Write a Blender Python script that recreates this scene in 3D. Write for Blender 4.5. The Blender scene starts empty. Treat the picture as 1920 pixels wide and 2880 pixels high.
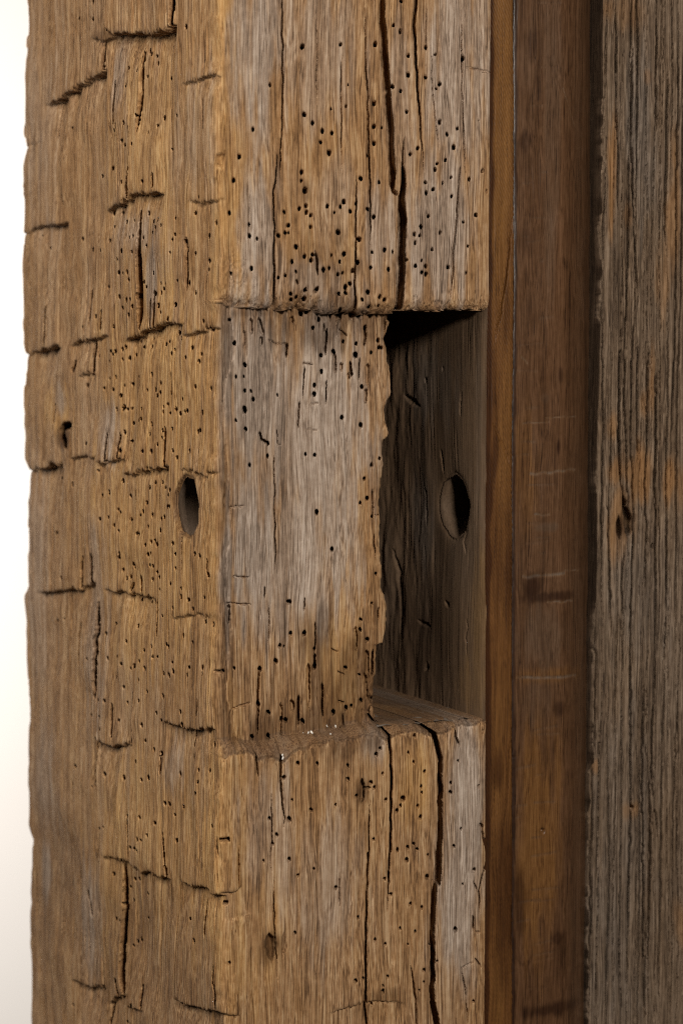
import bpy, math
import numpy as np
from mathutils import Vector

# ------------------------------------------------------------------ camera, world, lamps
scene = bpy.context.scene
scene.render.engine = 'CYCLES'
scene.cycles.use_denoising = False
scene.cycles.pixel_filter_type = 'BLACKMAN_HARRIS'; scene.cycles.filter_width = 1.1
scene.cycles.sample_clamp_indirect = 1.5
scene.cycles.caustics_reflective = False; scene.cycles.caustics_refractive = False
MM = 0.001
AZ, PITCH, DIST = math.radians(27), math.radians(5.0), 1100.0     # degrees, millimetres
FOCAL = 36.0 * DIST / 470.4
fwd = np.array([math.sin(AZ) * math.cos(PITCH), math.cos(AZ) * math.cos(PITCH), -math.sin(PITCH)])
rgt = np.array([math.cos(AZ), -math.sin(AZ), 0.0])
upv = np.cross(rgt, fwd)
AIM = np.array([61.0, 0.0, 0.0])                                  # point of the post's front the lens points at
CAM = AIM - DIST * fwd

cam_data = bpy.data.cameras.new('camera')
cam = bpy.data.objects.new('camera', cam_data)
scene.collection.objects.link(cam)
cam.location = Vector(CAM * MM)
cam.rotation_euler = Vector(fwd).to_track_quat('-Z', 'Y').to_euler()
cam_data.sensor_fit = 'VERTICAL'
cam_data.sensor_height = 36.0
cam_data.lens = FOCAL
cam_data.clip_start, cam_data.clip_end = 0.05, 50
cam_data.dof.use_dof = True
cam_data.dof.focus_distance = 1.122
cam_data.dof.aperture_fstop = 8.5
scene.camera = cam

world = bpy.data.worlds.new('World')
scene.world = world
world.use_nodes = True
world.node_tree.nodes['Background'].inputs[0].default_value = (1.0, 0.93, 0.85, 1)
world.node_tree.nodes['Background'].inputs[1].default_value = 0.02

def area_lamp(name, loc, target, size, size_y, power, colour):
    d = bpy.data.lights.new(name, 'AREA')
    d.shape = 'RECTANGLE'; d.size = size; d.size_y = size_y; d.energy = power; d.color = colour
    o = bpy.data.objects.new(name, d)
    scene.collection.objects.link(o)
    o.location = Vector(loc)
    o.rotation_euler = (Vector(target) - Vector(loc)).to_track_quat('-Z', 'Y').to_euler()
    return o

def polar(az, el, dist, c=(0.06, 0, 0)):          # azimuth from the front's normal towards the hewn side
    a, e = math.radians(az), math.radians(el)
    return (c[0] - math.sin(a) * math.cos(e) * dist, c[1] - math.cos(a) * math.cos(e) * dist, c[2] + math.sin(e) * dist)

area_lamp('key_lamp', polar(12, 18, 1.5), (0.05, 0, 0.02), 0.16, 0.16, 19.8, (1.0, 0.91, 0.80))
area_lamp('side_fill', polar(85, 37, 1.5), (0, 0.1, 0.04), 0.95, 0.95, 18.5, (1.0, 0.91, 0.80))  # added soft fill to brighten the hewn side; no window stands there

# the bright wall behind: brightened by an added fill lamp, unseen to the left
WALLD = 2.1
bc = CAM + fwd * (DIST + WALLD * 1000) - rgt * 420
bc = bc * MM
bcn = -fwd
wl = bc + np.array(bcn) * 1.0 - rgt * 0.9 + np.array([0, 0, 0.10])
area_lamp('wall_fill', wl, bc + np.array([0, 0, -0.02]), 0.6, 0.6, 35, (1.0, 0.95, 0.905))

vs = scene.view_settings
vs.view_transform = 'Standard'; vs.look = 'None'; vs.exposure = 0.0; vs.gamma = 1.0
vs.use_curve_mapping = False

# ------------------------------------------------------------------ small tools
def ray(px, py):
    d = fwd + rgt * ((px - 960) / 2880 * 36 / FOCAL) + upv * ((1440 - py) / 2880 * 36 / FOCAL)
    return d
def on_front(px, py, y=0.0):
    d = ray(px, py); t = (y - CAM[1]) / d[1]
    p = CAM + d * t
    return p[0], p[2]
def on_side(px, py, x=0.0):
    d = ray(px, py); t = (x - CAM[0]) / d[0]
    p = CAM + d * t
    return p[1], p[2]
# measuring frames over the photograph: origin and pixel scale
FR = {'A': (40, 0, .40816), 'B': (600, 0, .52296), 'C': (600, 440, .52296), 'D': (40, 680, .40816),
      'E': (580, 860, .3699), 'F': (580, 1440, .3699), 'G': (40, 1380, .40816), 'H': (40, 2080, .40816),
      'I': (600, 2000, .52296), 'J': (600, 2400, .52296), 'K': (1040, 840, .27202), 'L': (1040, 1440, .27202),
      'M': (1340, 0, .40816), 'N': (1340, 960, .40816), 'O': (1340, 1920, .40816), 'W': (0, 0, 1.22449)}
def px(f, x, y):
    o = FR[f]
    return o[0] + x * o[2], o[1] + y * o[2]
def pts_front(f, pts, y=0.0):
    return [on_front(*px(f, p[0], p[1]), y) for p in pts]
def pts_side(f, pts, x=0.0):
    return [on_side(*px(f, p[0], p[1]), x) for p in pts]

_tab = {}
def vnoise(u, v, seed=0):
    if seed not in _tab:
        _tab[seed] = np.random.default_rng(1000 + seed).random((512, 512)).astype(np.float32)
    t = _tab[seed]
    u = np.asarray(u, np.float32); v = np.asarray(v, np.float32)
    u, v = np.broadcast_arrays(u, v)
    iu = np.floor(u).astype(np.int32); iv = np.floor(v).astype(np.int32)
    fu = u - iu; fv = v - iv
    fu = fu * fu * (3 - 2 * fu); fv = fv * fv * (3 - 2 * fv)
    a = iu & 511; b = (iu + 1) & 511; c = iv & 511; d = (iv + 1) & 511
    return ((t[a, c] * (1 - fu) + t[b, c] * fu) * (1 - fv) + (t[a, d] * (1 - fu) + t[b, d] * fu) * fv)
def fbm(u, v, seed=0, octv=3, gain=.5):
    s = 0; a = 1; tot = 0
    for k in range(octv):
        s = s + a * vnoise(u * 2 ** k + 17.3 * k, v * 2 ** k + 5.1 * k, seed + k); tot += a; a *= gain
    return s / tot
def sstep(a, b, x):
    t = np.clip((x - a) / (b - a), 0, 1)
    return t * t * (3 - 2 * t)
rng = np.random.default_rng(7)

class Field:
    """a height field over (u, z) in millimetres; h is depth into the wood"""
    def __init__(self, U, Z):
        self.U = U; self.Z = Z; self.h = np.zeros(U.shape, np.float32)
        self.c = np.zeros(U.shape, np.float32)              # cracks and borings, kept apart
        self.m = {k: np.zeros(U.shape, np.float32) for k in ('grey', 'orange', 'stain_shade', 'dust')}
        self.edge = None; self.ucol = U.mean(axis=0); self.zrow = Z[:, 0]
    def win(self, u0, u1, z0, z1):
        lo, hi = U_range(self.ucol, u0, u1)
        rl, rh = U_range(self.zrow, z0, z1)
        return slice(rl, rh), slice(lo, hi)
    def hole(self, u, z, r=.8, depth=14., wide=1.0):
        w = self.win(u - 22, u + 22, z - 3 * r - 1, z + 3 * r + 1)
        U = self.U[w]; Z = self.Z[w]
        if U.size == 0: return
        e = rng.uniform(.82, 1.15); r = r * rng.uniform(.72, 1.16)
        a = rng.uniform(0, 3.14)
        d = np.hypot((U - u) / wide, (Z - z) * e) * (1 + .10 * np.sin(2 * np.arctan2(Z - z, U - u) + a))
        k = sstep(r * 1.10, r * .80, d) * depth + .2 * sstep(r * 1.6, r, d)
        self.c[w] = np.maximum(self.c[w], k)
    def crack(self, P, w, depth=3.0, wob=.35, seed=1, t0=.25, t1=.25, soft=1.6, flat=False):
        """P: list of (u,z); w: half widths in mm (number or list)"""
        P = np.array(P, float); n = len(P)
        W = np.full(n, w, float) if np.isscalar(w) else np.array(w, float)
        if not np.isscalar(w): W = np.interp(np.linspace(0, 1, n), np.linspace(0, 1, len(W)), W)
        seg = np.hypot(*(P[1:] - P[:-1]).T); cum = np.concatenate([[0], np.cumsum(seg)]); L = cum[-1] + 1e-6
        m = W.max() + wob + 1
        for i in range(n - 1):
            a, b = P[i], P[i + 1]
            ww = self.win(min(a[0], b[0]) - m - 20, max(a[0], b[0]) + m + 20, min(a[1], b[1]) - m, max(a[1], b[1]) + m)
            U = self.U[ww]; Z = self.Z[ww]
            if U.size == 0: continue
            Uw = U + (vnoise(Z / 5, 0 * Z + i * .0, seed) - .5) * 2 * wob + (vnoise(Z / 1.4, 0 * Z, seed + 1) - .5) * wob * .8
            Zw = Z + (vnoise(U / 1.5, 0 * Z + .5, seed + 2) - .5) * wob * 1.5
            d = b - a; q = d @ d + 1e-9
            t = np.clip(((Uw - a[0]) * d[0] + (Zw - a[1]) * d[1]) / q, 0, 1)
            dist = np.hypot(Uw - a[0] - t * d[0], Zw - a[1] - t * d[1])
            s = (cum[i] + t * seg[i]) / L
            taper = np.clip(np.minimum((s + .02) / max(t0, 1e-3), (1.02 - s) / max(t1, 1e-3)), 0, 1) ** .7
            wd = (W[i] + (W[i + 1] - W[i]) * t) * taper + .02
            if flat: k = depth * sstep(wd * 1.15, wd * .8, dist) * (0.6 + .4 * taper)
            else: k = depth * np.clip(1 - (dist / wd) ** soft, 0, 1) * (0.35 + .65 * taper)
            self.c[ww] = np.maximum(self.c[ww], k * 1.7)
    def step(self, P, a=2.0, lup=45., ldn=30., e0=4., e1=4., jag=.9, seed=1, lip=1.0, below=.45, over=1.0):
        """a hewing stop: wood above the line stands proud, below it lies deeper"""
        P = np.array(sorted([tuple(p) for p in P])); u0, u1 = P[0, 0], P[-1, 0]
        w = self.win(u0 - e0 - 22, u1 + e1 + 22, P[:, 1].min() - 4 * ldn, P[:, 1].max() + 4 * lup)
        U = self.U[w]; Z = self.Z[w]
        if U.size == 0: return
        zl = np.interp(U, P[:, 0], P[:, 1]) + (vnoise(U / 5, 0 * Z, seed) - .5) * jag * 1.2 + (vnoise(U / 1.1, 0 * Z, seed + 3) - .5) * jag * 1.2 * vnoise(U / 8, 0 * Z, seed + 4) * 1.6
        win = sstep(u0 - e0 * .5, u0 + e0 * .5, U) * sstep(u1 + e1 * .5, u1 - e1 * .5, U)
        d = Z - zl
        vary = .65 + .7 * vnoise(U / 9, 0 * Z, seed + 7)
        up = np.exp(-np.clip(d, 0, None) / lup); dn = np.exp(-np.clip(-d, 0, None) / ldn)
        k = sstep(-.3, .3, d)
        rnd = .35 * a * over * np.exp(-np.clip(d, 0, None) / .9)                         # worn lip
        back = 1.0 if self.edge is None else .2 + .8 * sstep(0, 35, self.edge[w[0]][:, None] - U)
        self.h[w] += back * win * vary * (-(over * a * up - rnd) * k + below * a * dn * (1 - k))
        fib = np.clip(vnoise(U / 1.0, Z / 9, seed + 5) - .5, 0, 1) * 1.5           # torn fibres above the stop
        self.c[w] = np.maximum(self.c[w], win * fib * lip * np.exp(-np.clip(d, 0, None) / 2.6) * k)
        line = lip * .9 * np.exp(-((d + .45) / .55) ** 2) * np.clip(2.2 * vnoise(U / 4, 0 * Z, seed + 8) - .4, 0, 1)
        self.h[w] += win * line
        self.h[w] += win * (1 - k) * dn ** .5 * (fbm(U / 2.2, Z / 4, seed + 12, 2) - .5) * .5
        self.m['stain_shade'][w] = np.maximum(self.m['stain_shade'][w], .28 * win * np.exp(-(np.abs(d - .6) / 1.2) ** 2) * np.clip(vnoise(U / 4, 0 * Z, seed + 9) * 1.6, 0, 1))
    def blob(self, key, u, z, ru, rz, wgt=1.0, rough=.5, seed=3):
        w = self.win(u - 2 * ru - 22, u + 2 * ru + 22, z - 2 * rz, z + 2 * rz)
        U = self.U[w]; Z = self.Z[w]
        if U.size == 0: return
        d = np.hypot((U - u) / ru, (Z - z) / rz)
        n = fbm(U / 3.0, Z / 26, seed, 3)
        k = sstep(1.25, .35, d + (n - .5) * 2 * rough) * wgt
        self.m[key][w] = np.maximum(self.m[key][w], k)
    def grain(self, amp=1.0, seed=20, slit=1.0, uscale=1.0):
        U, Z = self.U / uscale, self.Z
        wv = (vnoise(Z / 70, U / 40, seed) - .5) * 5 + (vnoise(Z / 22, U / 14, seed + 1) - .5) * 1.0
        u = U + wv
        g = (vnoise(u / .95, Z / 75, seed + 2) - .5) * .26 + (vnoise(u / 2.6, Z / 130, seed + 3) - .5) * .34
        g += (vnoise(u / .6, Z / 18, seed + 4) - .5) * .14
        s = np.clip(vnoise(u / .75, Z / 26, seed + 5) - .74, 0, 1) * 4.2 * np.clip(vnoise(u / 9, Z / 40, seed + 6) * 2.4 - .7, 0, 1)
        self.h += amp * g
        self.c = np.maximum(self.c, slit * s * 1.1)
    def depth(self): return self.h + self.c

def U_range(arr, a, b):
    if arr[0] <= arr[-1]:
        return int(np.searchsorted(arr, a)), int(np.searchsorted(arr, b))
    r = arr[::-1]
    return len(arr) - int(np.searchsorted(r, b)), len(arr) - int(np.searchsorted(r, a))

def grid_mesh(name, X, Y, Z, mat, parent=None, masks=None, smooth=True, keep=None):
    nr, nc = X.shape
    co = np.stack([X, Y, Z], -1).reshape(-1, 3).astype(np.float32) * MM
    idx = np.arange(nr * nc).reshape(nr, nc)
    q = np.stack([idx[:-1, :-1], idx[:-1, 1:], idx[1:, 1:], idx[1:, :-1]], -1).reshape(-1, 4)
    if keep is not None: q = q[keep.reshape(-1)]
    me = bpy.data.meshes.new(name)
    me.vertices.add(len(co)); me.vertices.foreach_set('co', co.ravel())
    me.loops.add(q.size); me.loops.foreach_set('vertex_index', q.ravel().astype(np.int32))
    me.polygons.add(len(q)); me.polygons.foreach_set('loop_start', np.arange(0, q.size, 4, dtype=np.int32))
    me.polygons.foreach_set('use_smooth', np.full(len(q), smooth))
    me.update()
    if masks:
        for k, v in masks.items():
            at = me.attributes.new(k, 'FLOAT', 'POINT'); at.data.foreach_set('value', np.clip(v, 0, 1).astype(np.float32).ravel())
    me.materials.append(mat)
    o = bpy.data.objects.new(name, me); scene.collection.objects.link(o)
    if parent: o.parent = parent
    return o

def tag(o, label, cat, group=None):
    o['label'] = label; o['category'] = cat
    if group: o['group'] = group
def empty(name, loc):
    o = bpy.data.objects.new(name, None); scene.collection.objects.link(o); o.location = Vector(loc)
    o.empty_display_size = .02
    return o
def adopt(o, parent):
    o.parent = parent; o.matrix_parent_inverse = parent.matrix_basis.inverted()

# ------------------------------------------------------------------ materials
def wood(name, base, grey, orange, stain_shade=(.19, .14, .10), rough=.82, spec=.25, fine=(1700, 1700, 40), bump=.6, contrast=1.4, patch=.26):
    m = bpy.data.materials.new(name); m.use_nodes = True
    nt = m.node_tree; N = nt.nodes; Lk = nt.links.new
    bs = N['Principled BSDF']
    tc = N.new('ShaderNodeTexCoord')
    wm = N.new('ShaderNodeMapping'); wm.inputs['Scale'].default_value = (42, 42, 14); Lk(tc.outputs['Object'], wm.inputs['Vector'])
    wn = N.new('ShaderNodeTexNoise'); wn.inputs['Scale'].default_value = 1; wn.inputs['Detail'].default_value = 2; Lk(wm.outputs[0], wn.inputs['Vector'])
    ws = N.new('ShaderNodeVectorMath'); ws.operation = 'SUBTRACT'; Lk(wn.outputs['Color'], ws.inputs[0]); ws.inputs[1].default_value = (.5, .5, .5)
    wk = N.new('ShaderNodeVectorMath'); wk.operation = 'MULTIPLY'; Lk(ws.outputs[0], wk.inputs[0]); wk.inputs[1].default_value = (.007, .007, 0)
    wa = N.new('ShaderNodeVectorMath'); wa.operation = 'ADD'; Lk(tc.outputs['Object'], wa.inputs[0]); Lk(wk.outputs[0], wa.inputs[1])
    def noise(scale, detail, rgh=.55, dist=0):
        mp = N.new('ShaderNodeMapping'); mp.inputs['Scale'].default_value = scale
        Lk(wa.outputs[0], mp.inputs['Vector'])
        n = N.new('ShaderNodeTexNoise'); n.inputs['Scale'].default_value = 1; n.inputs['Detail'].default_value = detail
        n.inputs['Roughness'].default_value = rgh; n.inputs['Distortion'].default_value = dist
        Lk(mp.outputs[0], n.inputs['Vector'])
        return n.outputs['Fac']
    def math_(op, a, b=None, clamp=False):
        n = N.new('ShaderNodeMath'); n.operation = op; n.use_clamp = clamp
        for i, v in enumerate((a, b)):
            if v is None: continue
            if isinstance(v, (int, float)): n.inputs[i].default_value = v
            else: Lk(v, n.inputs[i])
        return n.outputs[0]
    f = noise(fine, 4, .6); md = noise((190, 190, 4.5), 3, .5, .3); pt = noise((30, 30, 9), 4, .6); sp = noise((420, 420, 260), 3, .6)
    g = math_('ADD', math_('MULTIPLY', f, .62), math_('MULTIPLY', md, .30))
    g = math_('ADD', g, math_('MULTIPLY', sp, .17))
    g = math_('ADD', math_('MULTIPLY', math_('SUBTRACT', g, .545), 2.3 * contrast), .5, True)
    ln = noise((1900, 1900, 7), 2, .5)
    g = math_('SUBTRACT', g, math_('MULTIPLY', math_('SUBTRACT', ln, .54, True), 2.2 * contrast), True)
    g = math_('ADD', g, .06, True)
    def ramp(cols):
        r = N.new('ShaderNodeValToRGB')
        el = r.color_ramp.elements
        el[0].position = .05; el[0].color = (*cols[0], 1)
        el[1].position = .95; el[1].color = (*cols[2], 1)
        e = el.new(.5); e.color = (*cols[1], 1)
        Lk(g, r.inputs['Fac'])
        return r.outputs['Color']
    def mix(fac, a, b, mode='MIX'):
        n = N.new('ShaderNodeMix'); n.data_type = 'RGBA'; n.blend_type = mode; n.clamp_factor = True
        Lk(fac, n.inputs[0]); Lk(a, n.inputs[6])
        if isinstance(b, tuple): n.inputs[7].default_value = (*b, 1)
        else: Lk(b, n.inputs[7])
        return n.outputs[2]
    def att(k):
        n = N.new('ShaderNodeAttribute'); n.attribute_name = k
        v = n.outputs['Fac']
        # break the edge of each stain or painted shade with the grain
        w = math_('MULTIPLY', math_('SUBTRACT', math_('ADD', math_('MULTIPLY', pt, .5), math_('MULTIPLY', md, .5)), .5), 1.6)
        e = math_('MULTIPLY', math_('MULTIPLY', v, math_('SUBTRACT', 1.0, v)), 4.0)
        return math_('ADD', v, math_('MULTIPLY', w, e), True)
    col = ramp(base)
    pfac = math_('MULTIPLY', math_('SUBTRACT', pt, .42), 3.0 * patch, True)
    gcol = ramp(grey)
    col = mix(pfac, col, gcol)
    col = mix(att('orange'), col, ramp(orange))
    col = mix(att('grey'), col, gcol)
    col = mix(att('stain_shade'), col, stain_shade, 'MULTIPLY')
    col = mix(att('dust'), col, (.20, .17, .145))
    Lk(col, bs.inputs['Base Color'])
    bs.inputs['Roughness'].default_value = rough
    bs.inputs['Specular IOR Level'].default_value = spec
    b = N.new('ShaderNodeBump'); b.inputs['Strength'].default_value = bump; b.inputs['Distance'].default_value = .0006
    Lk(math_('ADD', math_('MULTIPLY', f, .7), math_('MULTIPLY', sp, .5)), b.inputs['Height'])
    Lk(b.outputs[0], bs.inputs['Normal'])
    return m

M_POST = wood('hewn_oak', ((.085, .042, .017), (.29, .158, .068), (.47, .315, .172)),
              ((.11, .08, .06), (.29, .22, .17), (.49, .41, .345)),
              ((.19, .085, .02), (.44, .238, .075), (.58, .37, .145)))
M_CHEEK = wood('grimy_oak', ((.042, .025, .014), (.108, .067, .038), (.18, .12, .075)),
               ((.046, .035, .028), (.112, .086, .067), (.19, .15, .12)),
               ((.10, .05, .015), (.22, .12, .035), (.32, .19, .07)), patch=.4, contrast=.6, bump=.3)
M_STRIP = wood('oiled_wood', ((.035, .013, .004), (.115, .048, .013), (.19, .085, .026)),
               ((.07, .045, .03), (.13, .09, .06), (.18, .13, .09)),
               ((.08, .034, .009), (.165, .075, .02), (.25, .12, .036)), stain_shade=(.28, .2, .16), rough=.55, spec=.2, contrast=.9, bump=.2, patch=.05)
M_BOARD = wood('grimy_finish', ((.024, .0105, .005), (.088, .042, .019), (.155, .08, .041)),
               ((.035, .02, .012), (.092, .056, .034), (.15, .10, .068)),
               ((.06, .024, .007), (.145, .066, .02), (.225, .112, .038)), stain_shade=(.3, .25, .25), rough=.36, spec=.4, contrast=1.05, bump=.15, patch=.25)
M_PLANK = wood('silvered_plank', ((.04, .024, .014), (.135, .09, .056), (.26, .19, .132)),
               ((.042, .034, .028), (.138, .112, .092), (.25, .212, .182)),
               ((.10, .05, .02), (.22, .115, .047), (.31, .175, .08)), fine=(1200, 1200, 16), contrast=1.35, patch=.35)

def plain(name, col, rough=.9):
    m = bpy.data.materials.new(name); m.use_nodes = True
    nt = m.node_tree; bs = nt.nodes['Principled BSDF']
    n = nt.nodes.new('ShaderNodeTexNoise'); n.inputs['Scale'].default_value = 8; n.inputs['Detail'].default_value = 4
    r = nt.nodes.new('ShaderNodeValToRGB')
    r.color_ramp.elements[0].color = (*[c * .94 for c in col], 1); r.color_ramp.elements[1].color = (*col, 1)
    nt.links.new(n.outputs['Fac'], r.inputs['Fac']); nt.links.new(r.outputs['Color'], bs.inputs['Base Color'])
    bs.inputs['Roughness'].default_value = rough
    return m
M_WALL = plain('white_wall_paint', (.84, .81, .77))
M_CRUMB = plain('lime_plaster', (.7, .68, .64))

# ------------------------------------------------------------------ wall behind
def wall():
    c = bc; hw, hh = 3.0, 2.0
    v = []
    for dz in (-hh, hh):
        for s in (-1, 1):
            for dp in (0, .08):
                p = c + rgt * s * hw + np.array([0, 0, dz]) - np.array(bcn) * dp
                v.append(tuple(p))
    f = [(0, 2, 6, 4), (1, 5, 7, 3), (0, 4, 5, 1), (2, 3, 7, 6), (4, 6, 7, 5), (0, 1, 3, 2)]
    me = bpy.data.meshes.new('wall'); me.from_pydata(v, [], f); me.update(); me.materials.append(M_WALL)
    o = bpy.data.objects.new('wall', me); scene.collection.objects.link(o); o['kind'] = 'structure'
wall()

# ------------------------------------------------------------------ the post
ZLO, ZHI, DZ = -325.0, 268.0, .52
zr = np.arange(ZLO, ZHI, DZ)
XR = on_front(*px('W', 1119, 1000))[0]                       # right arris of the post

# notch outlines
def curve(P):
    P = np.array(sorted(P)); return lambda u: np.interp(u, P[:, 0], P[:, 1])
z_top = curve(pts_front('C', [(12, 728), (28, 755), (48, 785), (80, 803), (150, 813), (300, 820), (500, 815), (560, 828), (740, 836), (980, 838), (1050, 845), (1480, 842)]))
z_front = curve(pts_front('I', [(60, 250), (110, 225), (150, 208), (215, 222), (242, 262), (300, 232), (345, 262), (385, 262), (420, 222), (640, 152), (760, 140), (880, 118), (945, 150), (985, 120), (1080, 95), (1160, 120), (1230, 105), (1320, 70), (1450, 55), (1480, 75)]))
z_back = curve(pts_front('I', [(60, 150), (180, 165), (300, 150), (450, 128), (720, 80), (880, 60), (960, 62), (1480, 20)], 7.0))
SL = pts_front('E', [(1430, 60), (1425, 110), (1382, 250), (1400, 290), (1420, 500), (1425, 690), (1385, 790), (1400, 990), (1370, 1020), (1360, 1300), (1345, 1450), (1350, 1560)], 7.0) + \
     pts_front('F', [(1350, 0), (1360, 400), (1362, 560), (1390, 680), (1385, 850), (1365, 1000), (1312, 1015), (1295, 1250), (1305, 1500), (1302, 1640)], 7.0)
SLz = np.array(sorted([(z, x) for x, z in SL]))
slot = lambda z: np.interp(z, SLz[:, 0], SLz[:, 1])
POCKET = 118.0

# --- front face field
xc = np.arange(3.0, XR + .01, .285); xc[-1] = XR
Uf, Zf = np.meshgrid(xc, zr)
Ff = Field(Uf, Zf)
zt = z_top(Uf) + (vnoise(Uf / 2.2, 0 * Zf, 61) - .5) * .7 + (vnoise(Uf / 8, 0 * Zf, 62) - .5) * 1.4 + (vnoise(Uf / 26, 0 * Zf, 65) - .5) * 2.2
for _x, _a, _w in [(338, 3.0, 1.1), (470, 1.4, 1.2), (560, 1.8, 1.6), (765, 2.4, 1.0), (845, 1.2, 1.5), (1005, 2.5, 1.8), (1275, 1.2, 1.4)]:
    zt = zt + _a * np.exp(-((Uf - on_front(*px('C', _x, 830))[0]) / _w) ** 2)
zf_ = z_front(Uf) + (vnoise(Uf / 2.2, 0 * Zf, 63) - .5) * 1.6
zb = np.maximum(z_back(Uf) + (vnoise(Uf / 2.0, 0 * Zf, 64) - .5) * 2.0, zf_ + 1.5)
def recess_depth(U): return 3.8 + 4.6 * (1 - np.exp(-np.clip(U - 3, 0, None) / 14.0))
def recess(U, Z, zt, zf_, zb):
    R0 = recess_depth(U)
    inside = (Z < zt).astype(np.float32)
    t = np.clip((Z - zf_) / (zb - zf_), 0, 1)                 # 0 at the front of the lower ledge, 1 at its back
    ramp = R0 * (1 - np.sqrt(np.clip(1 - t ** 1.6, 0, 1))) * .45 + R0 * t * .55
    d = np.where(Z > zb, R0, ramp) * inside
    d = d * sstep(0, .6, zt - Z)
    # worn arrises of the blocks
    nr_ = np.exp(-np.clip(U - 3, 0, None) / 5.0)
    a = np.clip((Z - zt) / (6.5 + 2.5 * nr_), 0, 1)
    up = np.where(Z >= zt, (4.4 + 2.0 * nr_) * (1 - np.sqrt(np.clip(1 - (1 - a) ** 2, 0, 1))), 0)
    b = np.clip((zf_ - Z) / 4.5, 0, 1)
    lo = np.where(Z <= zf_, 1.6 * (1 - np.sqrt(np.clip(1 - (1 - b) ** 2, 0, 1))), 0)
    return d + up + lo
Rf = recess(Uf, Zf, zt, zf_, zb)
in_rec = (Zf < zt) & (Zf > zf_)
bite = np.exp(-np.abs(Zf - zt) / 5.0) * (Zf > zt - 1) + .8 * np.exp(-np.abs(Zf - zf_) / 4.0) * (Zf < zb)

Ff.h += (fbm(Uf / 45, Zf / 90, 30, 3) - .5) * 2.0
Ff.grain(1.0, 20, 1.0)
# lumpy wear near the cut ends
Ff.h += bite * (fbm(Uf / 2.2, Zf / 2.6, 33, 3) - .5) * 1.3
Ff.c = np.maximum(Ff.c, np.clip(vnoise(Uf / 1.7, Zf / 2.4, 35) - .70, 0, 1) * 14 * np.clip(np.exp(-np.abs(Zf - zt) / 3.5) * (Zf > zt), 0, 1))

HB = [(478,250,1.2),(685,238,1.1),(870,237,1.1),(306,455,1.1),(214,695,1.1),(141,842),(489,615),(534,660),(586,703,1.1),(637,715,1.1),(577,763,1.1),(624,821,1.3),(714,571),(864,555,1.5),(862,680),(905,687),(862,770),(828,836),(968,135),(1005,168),(1048,298),(1142,255,1.1),(1194,292),(1046,402,1.2),(1139,415),(1214,452),(1196,476),(962,465,1.2),(1005,488),(1038,600),(1214,656),(1308,690),(1254,722),(1288,791),(1097,797),(1057,829),(1244,860),(1200,880),(1338,315),(725,455,.5),(632,585,.5),(1008,3),(1424,648,.5)]
HC = [(475,84),(474,130),(495,182,1.3),(110,128),(84,302),(501,265),(464,280),(503,300),(527,316,1.1),(381,298),(613,267,1.2),(651,301),(684,270),(704,243),(736,295,1.1),(769,252),(829,282),(860,325,1.1),(793,118),(888,139),(191,367),(195,428),(235,442),(404,371,1.2),(387,410),(405,410,.8),(349,425,1.2),(525,378,1.1),(445,486,1.2),(674,407,1.4),(787,445,1.2),(492,538,1.1),(528,558),(535,528),(422,566),(636,531),(703,524,1.2),(680,566),(853,514),(920,502),(591,609,1.3),(622,600,1),(778,570,1.5),(847,597,1.1),(444,619),(386,641),(350,652),(670,635,1.2),(697,626),(750,614),(942,607,1.1),(203,603,1.1),(93,628,.9),(735,684,1.1),(711,702,1.1),(495,717),(417,739),(447,755,1.2),(420,770),(710,735),(673,738),(492,765,1.3),(830,730,1.2),(922,770),(895,755),(800,770,1.2),(890,802),(843,808),(690,826),(557,715,1.2),(964,512,.8),
      (1138,140),(1180,177),(1142,196),(1231,143),(1278,214),(1275,113),(1190,70),(1373,122),(1443,78),(1467,188),(1410,315),(1155,322,1.2),(1116,378),(1082,418,1.1),(1086,464),(1110,425,.8),(1217,410),(1342,352),(1176,500,1.2),(1087,588,1.1),(1142,590),(1122,622),(1144,632),(1260,595),(1120,558,.6),(1356,626,.7),(1366,482,.6)]
HE = [(158,107,1.1),(200,283,1.2),(718,60,1.4),(760,45,1.2),(860,105,1.1),(811,168,1.3),(1160,72,1.3),(1212,168,1.3),(1042,273),(1143,288),(1313,264,1.2),(1320,318,1.2),(1340,320),(1254,355),(874,377),(970,350,1.3),(1137,375,1.4),(876,500,1.2),(283,450,1.4),(208,538),(272,535,.8),(280,645),(330,648),(347,712,1.4),(280,790,1.5),(825,605,1.3),(825,672,1.2),(1188,617,1.3),(542,677,.8),(288,937,1.1),(1038,850,1.2),(1180,908,1.2),(465,1143,1.2),(468,1045,1.1),(830,1137,1.2),(762,1132),(320,1212,1.1),(1326,1163,1.2),(1263,1212),(1209,1315),(1230,1465,1.1),(1175,1500),(845,1573,1.4),(1265,1605,.9),(207,870,.7)]
HF = [(962,287,1.4),(625,685,1.1),(640,685),(1295,470,1),(1265,697,1.1),(1180,820),(645,925,1.2),(750,925,1.2),(1175,898,1.2),(1228,972,1.2),(562,1018,1.1),(594,1022,.6),(530,1135,1.4),(405,1195,1.4),(195,1185),(110,1202),(825,1045),(825,1180,1.2),(1062,1185,1.3),(1170,1240),(470,1526,1.5),(390,1465,1.3),(573,1585,1.5),(607,1585,1.3),(735,1595,1.4),(967,1525,1.3),(1065,1492,1.3),(1105,1475,1.1),(1180,1435,1.2),(1265,1435,1.2),(470,1705,1.1),(342,1710,1.2)]
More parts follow.
